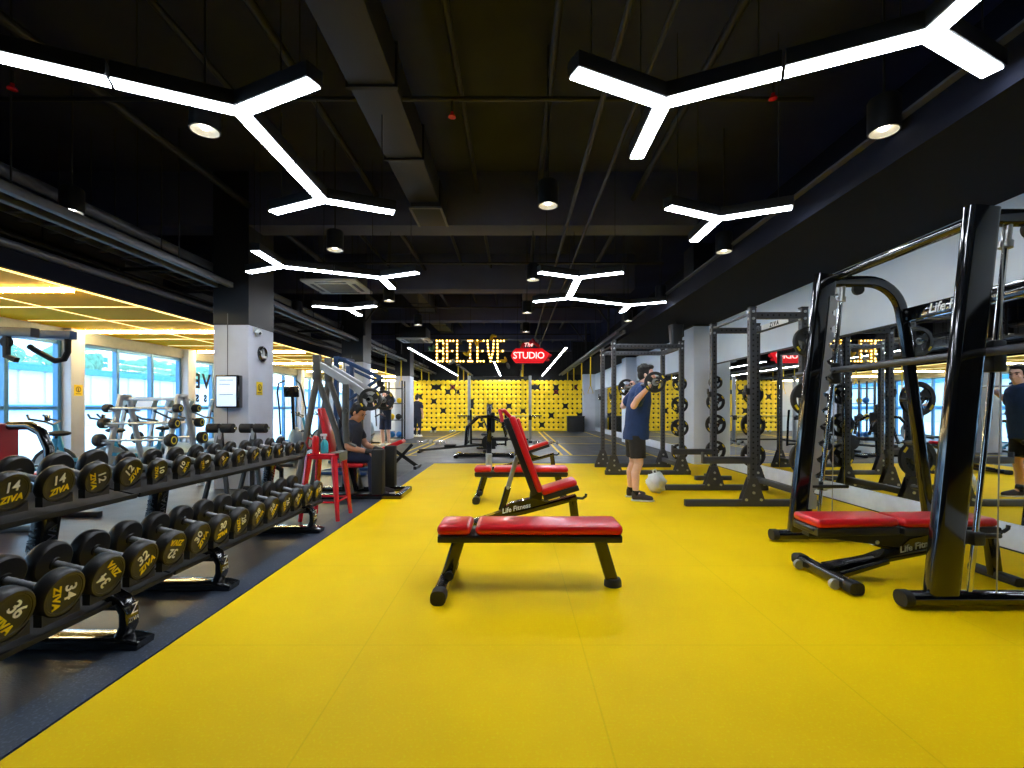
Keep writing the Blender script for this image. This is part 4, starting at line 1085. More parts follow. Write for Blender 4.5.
def elliptical(label, loc, rz):
    t = thing('elliptical_trainer', label, 'elliptical trainer', loc, rz, 'elliptical trainers past the column')
    MB().box((-.8, -.06, .03), (.8, .06, .12), .02).box((-.8, -.3, 0), (-.72, .3, .06), .01).box((.7, -.3, 0), (.8, .3, .06), .01).build('base', 'black_satin', t)
    MB().ell((.55, 0, .42), (.36, .13, .34), n=20, m=12).build('drive_cover', 'treadmill_grey', t)
    MB().bar([(.45, 0, .5), (.3, 0, 1.5)], .08, .06, (0, 1, 0)).box((.18, -.16, 1.45), (.26, .16, 1.7), .02, rot=(0, R(-15), 0)).build('mast', 'black_gloss', t)
    for s in (-1, 1):
        MB().tube([(.4, s*.28, .6), (.3, s*.28, 1.2), (.1, s*.26, 1.55), (.05, s*.22, 1.75), (.15, s*.12, 1.82)], .02, 8).build('swing_handle', 'black_satin', t)
        MB().bar([(.45, s*.2, .35), (-.6, s*.2, .25)], .05, .05).box((-.6, s*.2-.09, .28), (-.2, s*.2+.09, .32), .01).build('pedal_arm', 'black_satin', t)
    return t
e0 = elliptical('dark elliptical trainer past the grey column, nearest one', (-5.0, 10.6, FZ), R(100))
dup(e0, (-4.9, 15.6, FZ), R(90), 'dark elliptical trainer behind the second column')
def cable_tower(label, loc, rz):
    t = thing('cable_tower', label, 'cable machine', loc, rz, 'blue cable towers')
    for s in (-1, 1): MB().bar([(0, s*.28, .04), (0, s*.28, 2.1)], .07, .08, (0, 1, 0)).build('post', 'machine_blue', t)
    MB().box((-.05, -.3, 2.06), (.05, .3, 2.14), .01).bar([(0, 0, 2.1), (.75, 0, 1.75)], .08, .07).bar([(0, 0, 1.3), (.7, 0, 1.75)], .05, .05).build('boom', 'machine_blue', t)
    for k in range(14): pass
    MB().box((-.1, -.2, .12), (.1, .2, 1.0), .01).build('weight_stack', 'black_satin', t)
    MB().cyl((-.06, -.1, .1), (-.06, -.1, 2.06), .012, n=8).cyl((-.06, .1, .1), (-.06, .1, 2.06), .012, n=8).build('guide_rod', 'chrome', t)
    MB().cyl((.72, -.02, 1.66), (.72, .02, 1.66), .06, n=18).build('pulley', 'black_matte', t)
    MB().cyl((.72, 0, 1.66), (.72, 0, 1.1), .005, n=6).tube([(.72, -.2, 1.05), (.72, 0, 1.1), (.72, .2, 1.05)], .014, 8).build('handle', 'black_satin', t)
    MB().box((-.35, -.36, 0), (.6, -.28, .06), .01).box((-.35, .28, 0), (.6, .36, .06), .01).box((-.4, -.36, 0), (-.32, .36, .06), .01).build('base', 'machine_blue', t)
    return t
k0 = cable_tower('blue cable tower with slanted boom behind the press machine', (-3.2, 9.0, FZ), R(-10))
dup(k0, (-3.75, 10.9, FZ), R(10), 'blue cable tower in front of the second column')

# pulldown station at the window end of the rack (only its beams reach into view)
pt = thing('pulldown_machine', 'black pulldown station with bent lat bar in front of the first window', 'cable machine', (-6.05, 5.0, FZ))
MB().box((-.12, -.3, 0), (.0, -.2, 2.12), .012).box((-.12, .2, 0), (.0, .3, 2.12), .012).build('mast', 'black_gloss', pt)
MB().bar([(-.06, -.25, 1.99), (1.3, -.25, 1.95)], .09, .09).build('top_beam', 'black_satin', pt)
MB().bar([(-.06, .25, 2.03), (1.22, .25, 2.0)], .09, .09).build('top_beam', 'machine_blue', pt)
MB().cyl((1.02, -.27, 1.86), (1.02, -.23, 1.86), .05, n=18).bar([(1.02, -.25, 1.96), (1.02, -.25, 1.72), (1.12, -.25, 1.68)], .05, .05, (1, 0, 0)).build('pulley_bracket', 'black_matte', pt)
MB().tube([(1.16, .25, 1.97), (1.16, .25, 1.82), (1.12, .25, 1.74), (1.02, .25, 1.72), (.8, .25, 1.84), (.74, .25, 1.88)], .03, 10).build('lat_bar', 'black_matte', pt)
MB().tube([(.5, -.25, 1.98), (.35, -.25, 1.65), (.72, -.25, 1.7), (.78, -.25, 1.93)], .022, 8).box((.68, -.3, 1.62), (.76, -.2, 1.98), .01).build('link_arm', 'black_satin', pt)
MB().box((.1, -.32, .06), (.95, -.06, 1.05), .015).build('stack_shroud', 'red_dark', pt)
MB().tube([(1.0, -.2, 1.03), (1.2, -.2, 1.03), (1.32, -.2, .96), (1.39, -.2, .8), (1.41, -.2, .06)], .045, 10).build('arched_tube', 'black_gloss', pt)
MB().box((-.3, -.36, 0), (1.45, -.28, .06), .01).box((-.3, .28, 0), (1.45, .36, .06), .01).build('base', 'black_satin', pt)
pad(MB(), (1.05, -.15, .48), (1.36, .15, .55), .03).bar([(1.2, 0, .04), (1.2, 0, .48)], .06, .06, (1, 0, 0)).build('seat_pad', 'red_vinyl', pt)

# fittings on the first column and piers
t = thing('wall_screen', 'portrait screen in a deep black frame on the grey column', 'screen', (-4.19, 7.1, 1.44))
MB().box((-.165, -.13, -.24), (.165, 0, .24), .012).build('frame', 'black_gloss', t)
MB().box((-.14, -.136, -.215), (.14, -.1305, .215)).build('display', 'screen_glow', t)
MB().box((-.1, -.1375, .16), (.1, -.1365, .17)).box((-.1, -.1375, .1), (.06, -.1365, .11)).box((-.1, -.1375, -.05), (.1, -.1365, -.04)).build('text_line', 'ac_grille', t)
t = thing('wall_clock', 'round black wall clock ring on the column side', 'clock', (-3.94, 7.46, 2.04))
M = Matrix.Rotation(R(90), 4, 'Y')
MB().lathe([(.085, 0), (.12, 0), (.12, .03), (.1, .045), (.085, .03), (.085, 0)], 28, M).build('rim', 'black_gloss', t)
MB().lathe([(0, .008), (.085, .008), (.085, .012), (0, .012)], 28, M).build('dial', 'column_grey', t)
MB().box((.013, -.005, 0), (.016, .005, .06)).box((.013, -.04, -.004), (.016, 0, .004)).build('hand', 'black_matte', t)
MB().box((.012, .0, -.07), (.05, .06, -.03), .005).build('switch_box', 'white_paint', t)
def notice(label, loc, ax):
    t = thing('wall_notice', label, 'sign', loc, 0, 'yellow notices')
    d = Vector((1, 0, 0))
    MB().box((0, -.085, -.1), (.004, .085, .1)).build('board', 'yellow_mark', t)
    MB().sweep([(.006, .045*math.cos(a*PI/8), .015+.045*math.sin(a*PI/8)) for a in range(16)], rrect(.012, .003, .001), (1, 0, 0), closed=True).box((.004, -.05, -.07), (.007, .05, -.06)).box((.004, -.008, -.03), (.007, .008, .04)).build('symbol', 'black_matte', t)
    return t
notice('square yellow notice with round symbol on the column side', (-3.94, 7.4, 1.5), 'x')
notice('square yellow notice on the window pier', (LX+.12, bays[4], 1.52), 'x')
t = thing('security_camera', 'small white security camera at the top of the grey column', 'camera', (-3.94, 7.25, 2.36))
MB().box((0, -.04, -.02), (.03, .04, .06), .006).build('bracket', 'white_paint', t)
MB().ell((.07, 0, -.02), .05, n=14, m=8).build('dome', 'white_paint', t)
MB().ell((.1, -.02, -.035), .022, n=10, m=6).build('lens', 'black_gloss', t)
t = thing('wall_speaker', 'black speaker hanging beside the mirror column under the soffit', 'speaker', (3.3, 9.85, 2.5))
MB().sweep([(0, 0, 0), (0, 0, .4)], rrect(.26, .22, .05, 4), (0, 1, 0), [.8, 1.05]).build('cabinet', 'black_satin', t)
MB().cyl((0, 0, .4), (0, 0, .47), .015, n=8).build('hanger', 'pipe_black', t)
t = thing('plastic_bag', 'crumpled white plastic bag on the yellow floor by the rack feet', 'bag', (2.0, 6.8, 0))
m = MB().ell((0, 0, .14), (.13, .12, .14), n=24, m=16)
for v in m.bm.verts:
    q = v.co-Vector((0, 0, .14)); k = 1+.22*math.sin(q.x*41+q.z*23)*math.cos(q.y*37-q.z*31)+random.uniform(-.05, .05)
    v.co = Vector((0, 0, .14))+q*k; v.co.z = max(v.co.z, .0)
m.build('bag_body', 'bag_white', t, 60)
MB().tube([(-.03, 0, .26), (-.05, 0, .31), (-.01, .01, .33), (.02, 0, .27)], .012, 8).build('knot', 'bag_white', t)

# ------------------------------------------------------------------ signs
bs = thing('bulb_letter_sign', 'BELIEVE sign of bulb-lit letters hanging before the disc wall', 'sign', (-1.3, 14.0, 2.56))
SEG = {'B': [((0,0),(0,4)), ((0,4),(2,4)), ((0,2),(2,2)), ((0,0),(2,0)), ((2.2,.5),(2.2,1.5)), ((2.2,2.5),(2.2,3.5))],
       'E': [((0,0),(0,4)), ((0,4),(2.2,4)), ((0,2),(1.8,2)), ((0,0),(2.2,0))], 'L': [((0,0),(0,4)), ((0,0),(2.2,0))],
       'I': [((1,0),(1,4)), ((.3,4),(1.7,4)), ((.3,0),(1.7,0))], 'V': [((0,4),(.25,2)), ((.25,2),(1.1,0)), ((1.1,0),(1.95,2)), ((1.95,2),(2.2,4))]}
u = .148; pitch = .294
for i, ch in enumerate('BELIEVE'):
    ox = -.97+i*pitch; q = .083
    lm = MB(); bm_ = MB()
    for (a, b) in SEG[ch]:
        A = Vector((ox+a[0]*q, 0, a[1]*u)); B = Vector((ox+b[0]*q, 0, b[1]*u))
        lm.bar([A+(A-B).normalized()*.035, B+(B-A).normalized()*.035], .06, .07, (0, 1, 0) , .01)
        n = max(1, round((B-A).length/.105))
        for k in range(n+1):
            c = A+(B-A)*(k/n); bm_.ell((c.x, -.055, c.z), .024, n=8, m=6)
    o = lm.build('letter', 'letter_gold', bs)
    bm_.build('bulb_row', 'bulb_glow', o)
MB().bar([(-1.05, .05, .66), (1.1, .05, .66)], .03, .03).bar([(-1.05, .05, -.06), (1.1, .05, -.06)], .03, .03).build('support_rail', 'pipe_black', bs)
for x in (-.9, 0, .95): MB().cyl((x, .05, .66), (x, .05, CZ-2.56), .006, n=6).build('hanging_wire', 'pipe_black', bs)
for i, (x, z, m) in enumerate(((-.12, .2, 'strap_yellow'), (.18, .52, 'strap_yellow'), (.62, .68, 'strap_yellow'), (-.55, -.05, 'silver_paint'), (.95, .0, 'strap_yellow'), (-1.15, .35, 'leaf_out'))):
    lf = MB().ell((x, -.1, z), (.1, .02, .045), (0, R(30+i*40), 0), 10, 6).ell((x+.08, -.1, z+.05), (.08, .02, .035), (0, R(-50+i*30), 0), 10, 6)
    lf.build('paper_leaf', m, bs)
ns = thing('neon_sign', 'red glowing STUDIO sign next to the bulb letters', 'sign', (.42, 13.9, 2.72))
MB().prism([(-.54, 0), (-.47, .13), (-.4, .2), (.36, .2), (.46, .13), (.58, .05), (.48, -.1), (.4, -.22), (-.4, -.22), (-.48, -.13)], .05, (0, 0, 0), (1, 0, 0), (0, 0, 1)).build('panel', 'neon_red', ns)
text_mesh('sign_lettering', 'STUDIO', .27, 'neon_text', ns, (-.02, -.055, -.01), (1, 0, 0), (0, 0, 1), .008, bold=.002, spacing=.92)
text_mesh('sign_lettering', 'The', .17, 'neon_text', ns, (-.04, -.055, .3), (1, 0, .1), (-.1, 0, 1), .008, .3)
for x, z, a, l in ((-.2, .27, 60, .12), (.02, .33, 80, .12), (.2, .32, -40, .13), (.12, .4, -60, .1), (.55, -.02, 20, .1), (.48, -.12, -10, .1)):
    fl_ = MB().ell((x, -.03, z), (l, .015, .05), (0, R(-a), 0), 10, 6)
    fl_.build('flame_leaf', 'red_vinyl', ns)
MB().ell((-.62, -.03, -.3), (.1, .015, .05), (0, R(70), 0), 10, 6).ell((.2, -.03, .45), (.1, .015, .04), (0, R(50), 0), 10, 6).build('paper_leaf', 'towel_grey', ns)
for x in (-.35, .35): MB().cyl((x, .0, .2), (x, 0, CZ-2.72), .006, n=6).build('hanging_wire', 'pipe_black', ns)

# ------------------------------------------------------------------ hanging straps
strap0 = None
def strap(x, y, zt, l, lab):
    global strap0
    t = thing('hanging_strap', lab, 'strap', (x, y, zt), 0, 'yellow hanging straps')
    MB().box((-.02, -.004, -l), (.02, .004, 0)).build('webbing', 'strap_yellow', t)
    MB().tube([(-.02, 0, -l), (-.09, 0, -l-.22), (.09, 0, -l-.22), (.02, 0, -l)], .012, 6).build('stirrup', 'strap_yellow', t)
    MB().box((-.09, -.06, -.02), (.09, .06, .0), .004).build('anchor', 'black_satin', t)
for i, (x, y) in enumerate(((-4.2, 15.6), (-4.2, 17.7), (-4.2, 19.6), (-4.2, 21.6), (-4.2, 23.4))):
    strap(x, y, 2.979, .75 if i else 1.2, 'yellow hanging strap on the window side rail, %s from the second column' % ORD[i])
for i, (x, y) in enumerate(((-2.25, 19.0), (-2.25, 21), (-2.25, 23))):
    strap(x, y, 2.884, .9, 'yellow hanging strap hanging below the bulb letters, %s one back' % ORD[i])
for i, (x, y) in enumerate(((.3, 18.2), (.3, 21.0))):
    strap(x, y, 2.884, 1.5, 'yellow hanging strap hanging below the red sign, %s one back' % ORD[i])
for i, (x, y) in enumerate(((2.5, 15.9), (2.5, 18.0), (2.5, 20.4), (2.5, 22.8))):
    strap(x, y, 2.914, 1.0, 'yellow hanging strap on the mirror side rail, %s from the racks' % ORD[i])

# shelf of balls near the back wall
sh = thing('ball_rack', 'black open ball rack in front of the third grey column', 'rack', (-4.38, 17.6, FZ))
for x in (-.29, .29):
    for y in (-.2, .2): MB().box((x-.025, y-.025, 0), (x+.025, y+.025, 2.2), .004).build('post', 'black_satin', sh)
for z in (.1, .75, 1.35, 1.9): MB().box((-.29, -.2, z), (.29, .2, z+.03), .004).build('shelf', 'black_satin', sh)
for i, (x, z, r, m, lab) in enumerate(((-.22, .13, .11, 'ball_blue', 'blue exercise ball on the lowest shelf, first'), (.24, .13, .11, 'ball_blue', 'blue exercise ball on the lowest shelf, second'), (-.25, .78, .11, 'strap_yellow', 'yellow ball on the second shelf'), (.2, .78, .11, 'rubber_black', 'black ball on the second shelf'), (-.2, 1.38, .11, 'ball_blue', 'blue ball on the third shelf'), (.25, 1.38, .1, 'strap_yellow', 'yellow ball on the third shelf'))):
    o = MB().ell((0, 0, r), r, n=20, m=12).build('exercise_ball', m); o.location = (-4.38+x*.55, 17.6, FZ+z)
    tag(o, lab+' of the ball rack', 'ball', 'balls on the far rack')
# ------------------------------------------------------------------ people
def remesh(mb, voxel, name, m, parent, smooth=4):
    bmesh.ops.recalc_face_normals(mb.bm, faces=mb.bm.faces[:])
    me = bpy.data.meshes.new(name); mb.bm.to_mesh(me); mb.bm.free()
    o = bpy.data.objects.new(name, me); COL.objects.link(o)
    r = o.modifiers.new('r', 'REMESH'); r.mode = 'VOXEL'; r.voxel_size = voxel; r.use_smooth_shade = True
    if smooth:
        s = o.modifiers.new('s', 'SMOOTH'); s.factor = 0.5; s.iterations = smooth
    dg = bpy.context.evaluated_depsgraph_get()
    me2 = bpy.data.meshes.new_from_object(o.evaluated_get(dg))
    bpy.data.objects.remove(o); bpy.data.meshes.remove(me)
    me2.name = name; me2.materials.clear(); me2.materials.append(MATS[m])
    for p in me2.polygons: p.use_smooth = True
    o = bpy.data.objects.new(name, me2); COL.objects.link(o)
    if parent is not None: o.parent = parent
    return o
def loft(mb, secs, n=24):
    """closed elliptical loft: (x, y, z, rx, ry) from the top down"""
    vs = []; fs = []
    S = [(a[0], a[1], a[2]+.02, a[3]*.35, a[4]*.35) for a in secs[:1]]+list(secs)
    for x, y, z, rx, ry in S:
        for i in range(n): vs.append((x+rx*math.cos(2*PI*i/n), y+ry*math.sin(2*PI*i/n), z))
    for k in range(len(S)-1):
        for i in range(n): fs.append((k*n+i, k*n+(i+1) % n, (k+1)*n+(i+1) % n, (k+1)*n+i))
    fs.append(tuple(range(n))); fs.append(tuple((len(S)-1)*n+i for i in range(n)))
    return mb._add(vs, fs)
def hand(mb, wrist, fwd, palm, curl=50, size=1.0):
    """palm, four fingers of unequal length and a thumb from the side of the palm. fwd = to the knuckles, palm = out of the palm."""
    w = Vector(wrist); f = Vector(fwd).normalized(); p = Vector(palm); p = (p-f*p.dot(f)).normalized(); sd = f.cross(p)
    k = size
    for a in range(-2, 3):
        mb.chain([w+sd*a*.011*k, w+f*.085*k+sd*a*.017*k], [.017*k, .0135*k], 10)
    for i, L_ in enumerate((.070, .080, .074, .058)):
        off = (i-1.5)*.0215*k
        base = w+f*.09*k+sd*off; d = f.copy(); pts = [base]
        for j, q in enumerate((.45, .32, .26)):
            ang = R(curl*(1.0 if j else .8)); d = (d*math.cos(ang)+p*math.sin(ang)).normalized()
            pn = pts[-1]+d*L_*q*k; pts.append(pn)
            # turn the frame with the finger
            f2 = d; p2 = (p-f2*p.dot(f2))
            if p2.length < 1e-3: p2 = -f
            p_ = p2.normalized(); 
        # re-walk with a proper rotating frame
        pts = [base]; a = 0
        for j, q in enumerate((.45, .32, .26)):
            a += R(curl*(1.0 if j else .8)); d = f*math.cos(a)+p*math.sin(a); pts.append(pts[-1]+d*L_*q*k)
        mb.chain(pts, [.0095*k, .009*k, .0083*k, .0075*k], 10)
    tb = w+f*.03*k-sd*.03*k
    mb.chain([tb, tb+(f*.5-sd*.55+p*.45).normalized()*.04*k, tb+(f*.5-sd*.55+p*.45).normalized()*.04*k+(f*.6+p*.7).normalized()*.03*k], [.013*k, .0105*k, .009*k], 10)
def head(mb, c, look, up=(0, 0, 1), s=1.0):
    """skull, jaw, nose, brow, eye sockets, mouth and ears; c = centre of the head."""
    c = Vector(c); x = Vector(look).normalized(); u = Vector(up); u = (u-x*u.dot(x)).normalized(); y = u.cross(x)
    def P(a, b, d): return c+x*a*s+y*b*s+u*d*s
    E = Matrix((x, y, u)).transposed().to_euler()
    mb.ell(P(-.012, 0, .03), (.098*s, .077*s, .092*s), E, 20, 14)
    mb.ell(P(.02, 0, -.045), (.07*s, .06*s, .075*s), E, 18, 12)
    mb.ell(P(.05, 0, -.095), (.034*s, .032*s, .026*s), E, 12, 8)
    mb.chain([P(.085, 0, .012), P(.108, 0, -.028)], [.010*s, .015*s], 10)
    mb.ell(P(.078, 0, .03), (.018*s, .055*s, .012*s), E, 12, 8)
    mb.ell(P(.082, 0, -.062), (.014*s, .026*s, .007*s), E, 12, 8); mb.ell(P(.08, 0, -.076), (.014*s, .022*s, .007*s), E, 12, 8)
    for q in (-1, 1):
        mb.ell(P(.072, q*.032, .008), (.014*s, .015*s, .008*s), E, 10, 8)
        mb.ell(P(-.01, q*.079, -.012), (.022*s, .010*s, .034*s), E, 12, 8)
        mb.ell(P(.05, q*.045, -.03), (.03*s, .022*s, .026*s), E, 12, 8)
def face_details(c, look, up, parent, s=1.0, brows=True):
    c = Vector(c); x = Vector(look).normalized(); u = Vector(up); u = (u-x*u.dot(x)).normalized(); y = u.cross(x)
    def P(a, b, d): return c+x*a*s+y*b*s+u*d*s
    e = MB(); b = MB()
    for q in (-1, 1):
        e.ell(P(.083, q*.032, .010), .0075*s, n=10, m=8)
        b.chain([P(.089, q*.018, .031), P(.09, q*.034, .035), P(.076, q*.054, .03)], [.005*s, .006*s, .004*s], 8)
    e.build('eyes', 'hole_dark', parent); b.build('eyebrows', 'hair_black', parent)
def hair(mb, c, look, up=(0, 0, 1), s=1.0, vol=1.0):
    c = Vector(c); x = Vector(look).normalized(); u = Vector(up); u = (u-x*u.dot(x)).normalized(); y = u.cross(x)
    def P(a, b, d): return c+x*a*s+y*b*s+u*d*s
    E = Matrix((x, y, u)).transposed().to_euler()
    mb.ell(P(-.032, 0, .062), (.098*s*vol, .089*s*vol, .082*s*vol), E, 20, 12)
    mb.ell(P(-.055, 0, .0), (.066*s, .083*s, .085*s), E, 18, 12)
    mb.ell(P(.035, 0, .105), (.055*s, .066*s, .034*s), E, 16, 10)
    for q in (-1, 1): mb.ell(P(.0, q*.072, .03), (.036*s, .014*s, .05*s), E, 10, 8)
    for i in range(26):
        a = random.uniform(0, 2*PI); b = random.uniform(.1, 1.4)
        mb.ell(P(-.032+.09*math.cos(a)*math.cos(b)*vol, .082*math.sin(a)*math.cos(b)*vol, .062+.076*math.sin(b)*vol), .018*s, n=8, m=6)

# man with barbell, at the origin facing +X; his right side is -Y
man = thing('person', 'standing person in navy t-shirt and black shorts with a barbell on the shoulders', 'person', (0.01, 6.35, 0)); man.scale = (.985, .985, .985)
B = MB()
HC = (1.755, -.01, 1.665); LOOK = (.93, -.32, -.06)
head(B, HC, LOOK, (-.05, 0, 1))
B.chain([(1.735, 0, 1.60), (1.70, 0, 1.47)], [.058, .066])
B.chain([(1.66, 0, 1.40), (1.64, 0, 1.2), (1.60, 0, 1.0), (1.595, 0, .9)], [.12, .125, .125, .13])
B.chain([(1.66, -.15, 1.42), (1.66, .15, 1.42)], [.07, .07])
for s in (-1, 1):
    sh_ = (1.655, s*.185, 1.435); el = (1.51, s*.30, 1.245); wr0 = (1.672, s*.415, 1.48)
    B.chain([sh_, el], [.056, .043]); B.chain([el, (1.55, s*.335, 1.33), wr0], [.043, .042, .027])
    hp = (1.595, s*.09, .9); kn = (1.60+.02, s*.125, .49); an = (1.575, s*.14, .09)
    B.chain([hp, kn], [.095, .06]); B.chain([kn, (1.575, s*.13, .36), an], [.056, .058, .036])
    B.chain([an, (1.70, s*.15, .04)], [.035, .03])
    hand(B, (1.682, s*.42, 1.49), (.12, s*.05, .95), (-1, 0, .15), 62, .95)
body = remesh(B, .0065, 'body', 'skin', man, 3)
face_details(HC, LOOK, (-.05, 0, 1), man)
Hh = MB(); hair(Hh, HC, LOOK, (-.05, 0, 1)); remesh(Hh, .007, 'hair', 'hair_black', man, 1)
S_ = MB()
loft(S_, [(1.695, 0, 1.545, .075, .09), (1.68, 0, 1.50, .115, .18), (1.668, 0, 1.42, .142, .215), (1.655, 0, 1.3, .152, .215), (1.64, 0, 1.15, .155, .205), (1.625, 0, 1.0, .16, .205), (1.612, 0, .88, .168, .21), (1.61, 0, .80, .172, .213)])
for s in (-1, 1): S_.chain([(1.655, s*.165, 1.44), (1.60, s*.235, 1.355), (1.567, s*.262, 1.31)], [.078, .076, .078])
for v in S_.bm.verts:
    v.co.x += .006*math.sin(v.co.z*31+v.co.y*17); v.co.y += .005*math.sin(v.co.z*27+v.co.x*19)
shirt = remesh(S_, .011, 'shirt', 'shirt_navy', man, 3)
T_ = MB()
T_.ell((1.605, 0, .86), (.15, .185, .12), n=20, m=10)
for s in (-1, 1):
    T_.cyl((1.60, s*.095, .86), (1.612, s*.118, .555), .115, .102, 20)
shorts = remesh(T_, .011, 'shorts', 'shorts_black', man, 2)
def shoes(parent, pts, m, sole='shoe_white', heading=0):
    for (x, y, z, a) in pts:
        c = MB(); d = Vector((math.cos(a), math.sin(a), 0)); n = Vector((-d.y, d.x, 0))
        o = Vector((x, y, z))
        c.chain([o+Vector((0, 0, .05)), o+d*.08+Vector((0, 0, .055)), o+d*.2+Vector((0, 0, .035))], [.045, .046, .034], 14)
        c.chain([o+Vector((0, 0, .06)), o+Vector((0, 0, .095))], [.044, .042], 14)
        for q in (-1, 1): c.chain([o+d*.1+n*q*.014+Vector((0, 0, .04)), o+d*.19+n*q*.016+Vector((0, 0, .032))], [.036, .03], 12)
        for v in c.bm.verts: v.co.z = max(v.co.z, z+.012)
        sh = remesh(c, .009, 'shoe', m, parent, 2)
        so = MB(); pts2 = [(-.05, -.03), (-.05, .03), (.0, .042), (.1, .046), (.19, .045), (.24, .03), (.25, 0), (.24, -.03), (.19, -.045), (.1, -.046), (0, -.042)]
        so.prism(pts2, .018, o+Vector((0, 0, .001)), d, n).build('sole', sole, sh)
shoes(man, [(1.565, -.14, 0, R(-12)), (1.56, .14, 0, R(8))], 'shoe_dark', 'shoe_white')
for s in (-1, 1): MB().cyl((1.572, s*.14, .07), (1.575, s*.14, .135), .043, .044, 14).build('sock', 'hole_dark', man)
barbell('loaded barbell held across the shoulders of the standing person', (1.643, 6.35, 1.502), 2.15, 'Y', 1.31)
weight_plate(.125, .035, 'Y', (1.643, 6.35-.715, 1.502), 'small black grip plate on the near sleeve of the lifted barbell', 'plates on the lifted barbell')
weight_plate(.125, .035, 'Y', (1.643, 6.35+.715, 1.502), 'small black grip plate on the far sleeve of the lifted barbell', 'plates on the lifted barbell')

# seated man on the press machine
sp = thing('person', 'seated person in dark t-shirt and gloves leaning forward on the press machine', 'person', (-2.36, 6.65, FZ))
B = MB(); HC = (.2, -.03, 1.135); LOOK = (.8, -.18, -.5); UP = (.5, 0, .85)
head(B, HC, LOOK, UP)
B.chain([(.16, 0, 1.08), (.1, 0, .98)], [.056, .065])
B.chain([(.1, 0, .9), (.07, 0, .75), (.05, 0, .6), (.05, 0, .55)], [.12, .125, .13, .13]); B.chain([(.1, -.15, .93), (.1, .15, .93)], [.07, .07])
for s in (-1, 1):
    sh_ = (.1, s*.19, .94); el = (.14 if s < 0 else .2, s*.27, .69); wr0 = (.37, s*.2, .62)
    B.chain([sh_, el], [.056, .045]); B.chain([el, ((el[0]+.37)/2-.03, s*.25, .66), wr0], [.045, .043, .029])
    hp = (.05, s*.1, .545); kn = (.44, s*.13, .54); an = (.44, s*.13, .1)
    B.chain([hp, kn], [.09, .06]); B.chain([kn, an], [.055, .036])
    B.chain([an, (.57, s*.14, .04)], [.034, .028])
    hand(B, (.38, s*.195, .617), (.95, -s*.15, -.2), (0, -s*.2, -1), 32, .95)
remesh(B, .0065, 'body', 'skin_tan', sp, 3); face_details(HC, LOOK, UP, sp)
Hh = MB(); hair(Hh, HC, LOOK, UP); remesh(Hh, .007, 'hair', 'hair_black', sp, 1)
S_ = MB()
loft(S_, [(.125, 0, 1.035, .075, .09), (.115, 0, .99, .115, .175), (.1, 0, .91, .142, .21), (.08, 0, .8, .152, .21), (.06, 0, .68, .158, .205), (.045, 0, .56, .162, .205), (.045, 0, .5, .162, .205)])
for s in (-1, 1): S_.chain([(.1, s*.17, .94), (.13 if s > 0 else .11, s*.235, .85), (.125 if s < 0 else .155, s*.25, .8)], [.076, .073, .071])
remesh(S_, .011, 'shirt', 'shirt_dark', sp, 3)
T_ = MB(); T_.ell((.05, 0, .53), (.145, .19, .075), n=20, m=10)
for s in (-1, 1): T_.chain([(.06, s*.1, .545), (.44, s*.13, .54)], [.098, .078]); T_.chain([(.44, s*.13, .54), (.43, s*.13, .3), (.435, s*.13, .1)], [.078, .072, .062])
for v in T_.bm.verts: v.co.z = max(v.co.z, .065)
remesh(T_, .011, 'trousers', 'trouser_navy', sp, 2)
G = MB()
for s in (-1, 1):
    w = Vector((.37, s*.2, .62)); f = Vector((.95, -s*.15, -.2)).normalized()
    G.chain([w, w+f*.09], [.042, .043], 12)
for v in G.bm.verts: pass
remesh(G, .009, 'gloves', 'glove_black', sp, 1)
shoes(sp, [(.425, -.13, 0, 0), (.425, .13, 0, 0)], 'shoe_dark')

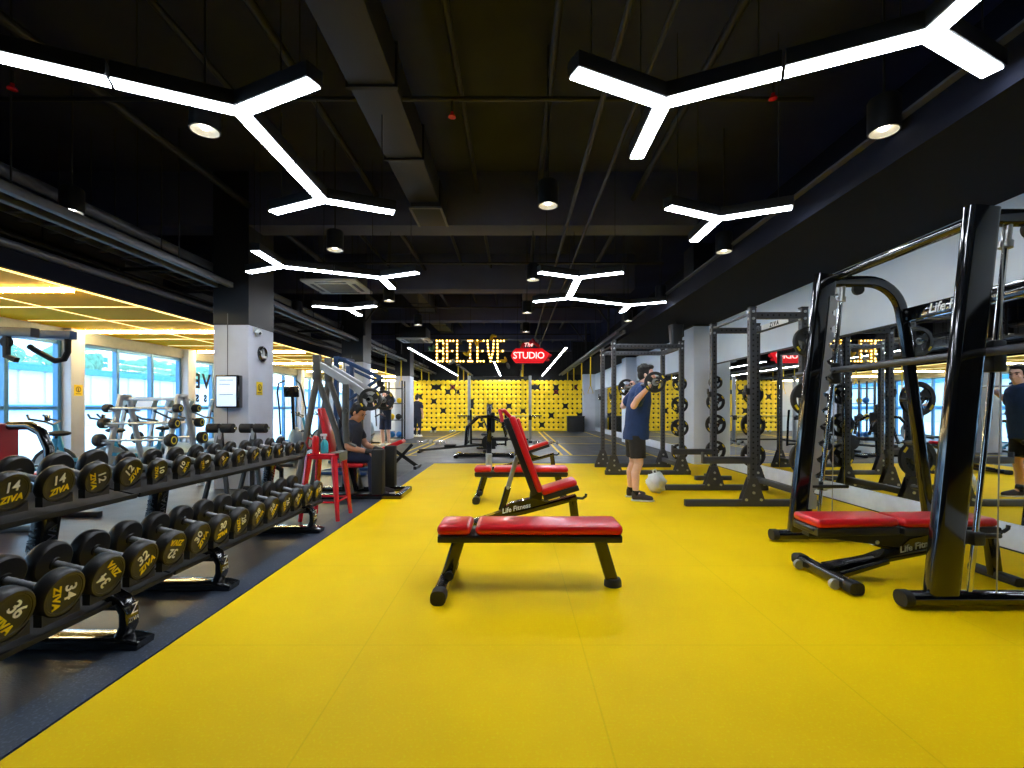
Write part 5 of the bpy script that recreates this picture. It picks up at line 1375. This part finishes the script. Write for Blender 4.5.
# two people far behind: one facing away in dark clothes, one with pale legs in shorts
def far_person(label, loc, rz, shorts_, arms_up, hgt=1.0):
    p = thing('person', label, 'person', loc, rz)
    B = MB(); hc = (0.02, 0, 1.62); head(B, hc, (1, 0, -.1))
    B.chain([(0, 0, 1.55), (-.01, 0, 1.43)], [.058, .066]); B.chain([(0, 0, 1.36), (0, 0, 1.15), (0, 0, .92)], [.12, .12, .13]); B.chain([(0, -.15, 1.38), (0, .15, 1.38)], [.07, .07])
    for s in (-1, 1):
        if arms_up: el = (.12, s*.27, 1.2); w_ = (.3, s*.2, 1.3); f = (.9, 0, .3); pl = (0, -s, 0)
        else: el = (-.02, s*.25, 1.12); w_ = (.06, s*.25, .88); f = (.15, 0, -1); pl = (0, -s, 0)
        B.chain([(0, s*.19, 1.38), el], [.056, .044]); B.chain([el, w_], [.043, .029]); hand(B, w_, f, pl, 35)
        B.chain([(0, s*.09, .88), (.02, s*.11, .48)], [.09, .06]); B.chain([(.02, s*.11, .48), (-.01, s*.11, .34), (-.02, s*.11, .09)], [.056, .058, .036]); B.chain([(-.02, s*.11, .08), (.12, s*.12, .04)], [.034, .03])
    remesh(B, .01, 'body', 'skin', p, 2)
    Hh = MB(); hair(Hh, hc, (1, 0, -.1)); remesh(Hh, .01, 'hair', 'hair_black', p, 1)
    S_ = MB()
    loft(S_, [(0, 0, 1.5, .075, .09), (0, 0, 1.45, .115, .175), (0, 0, 1.37, .138, .205), (0, 0, 1.2, .145, .2), (0, 0, 1.0, .15, .195), (0, 0, .84, .155, .2)], 18)
    for s in (-1, 1): S_.chain([(0, s*.17, 1.39), ((.05 if arms_up else -.01), s*.235, 1.25)], [.075, .07])
    remesh(S_, .014, 'shirt', 'shirt_dark', p, 2)
    T_ = MB(); T_.ell((0, 0, .88), (.135, .175, .11), n=16, m=8)
    for s in (-1, 1):
        if shorts_: T_.cyl((0, s*.09, .86), (.02, s*.11, .52), .108, .098, 16)
        else: T_.chain([(0, s*.09, .88), (.02, s*.11, .48), (-.01, s*.11, .1)], [.105, .078, .06])
    remesh(T_, .014, 'shorts' if shorts_ else 'trousers', 'trouser_navy' if shorts_ else 'shirt_dark', p, 1)
    shoes(p, [(-.03, -.11, 0, 0), (-.03, .11, 0, 0)], 'shoe_white')
    return p
far_person('distant person in navy shorts behind the press machine plates', (-4.1, 15.2, FZ), R(-110), True, True)
far_person('distant person in all dark clothes before the disc wall', (-4.12, 20.2, FZ), R(70), False, False)

# ------------------------------------------------------------------ daylight, camera
w = bpy.data.worlds.new('World'); SC.world = w; w.use_nodes = True
nt = w.node_tree; N = nt.nodes; L = nt.links
bg = N['Background']
tc = N.new('ShaderNodeTexCoord'); sx = N.new('ShaderNodeSeparateXYZ'); L.new(tc.outputs['Generated'], sx.inputs[0])
cr = N.new('ShaderNodeValToRGB'); L.new(sx.outputs['Z'], cr.inputs['Fac'])
cr.color_ramp.elements[0].position = 0.0; cr.color_ramp.elements[0].color = (0.64, 0.84, 1.0, 1)
cr.color_ramp.elements[1].position = 0.6; cr.color_ramp.elements[1].color = (0.36, 0.66, 1.0, 1)
L.new(cr.outputs['Color'], bg.inputs['Color']); bg.inputs['Strength'].default_value = 4.5

cd = bpy.data.cameras.new('camera'); cam = bpy.data.objects.new('camera', cd); COL.objects.link(cam)
cam.location = (0, 0, H); cam.rotation_euler = (R(90), 0, 0)
cd.sensor_width = 36; cd.lens = F/1024*36
cd.shift_x = -(VX-512)/1024; cd.shift_y = (VY-384)/1024
cd.clip_start = 0.05; cd.clip_end = 300
SC.camera = cam
vs = SC.view_settings
SC.display_settings.display_device = 'sRGB'
vs.view_transform = 'Standard'; vs.look = 'None'; vs.gamma = 1.0; vs.exposure = 0.42; vs.use_curve_mapping = False
cy = SC.cycles
cy.max_bounces = 7; cy.diffuse_bounces = 4; cy.glossy_bounces = 4; cy.transparent_max_bounces = 8; cy.transmission_bounces = 3
cy.sample_clamp_indirect = 6.0; cy.caustics_reflective = False; cy.caustics_refractive = False
cy.use_denoising = True
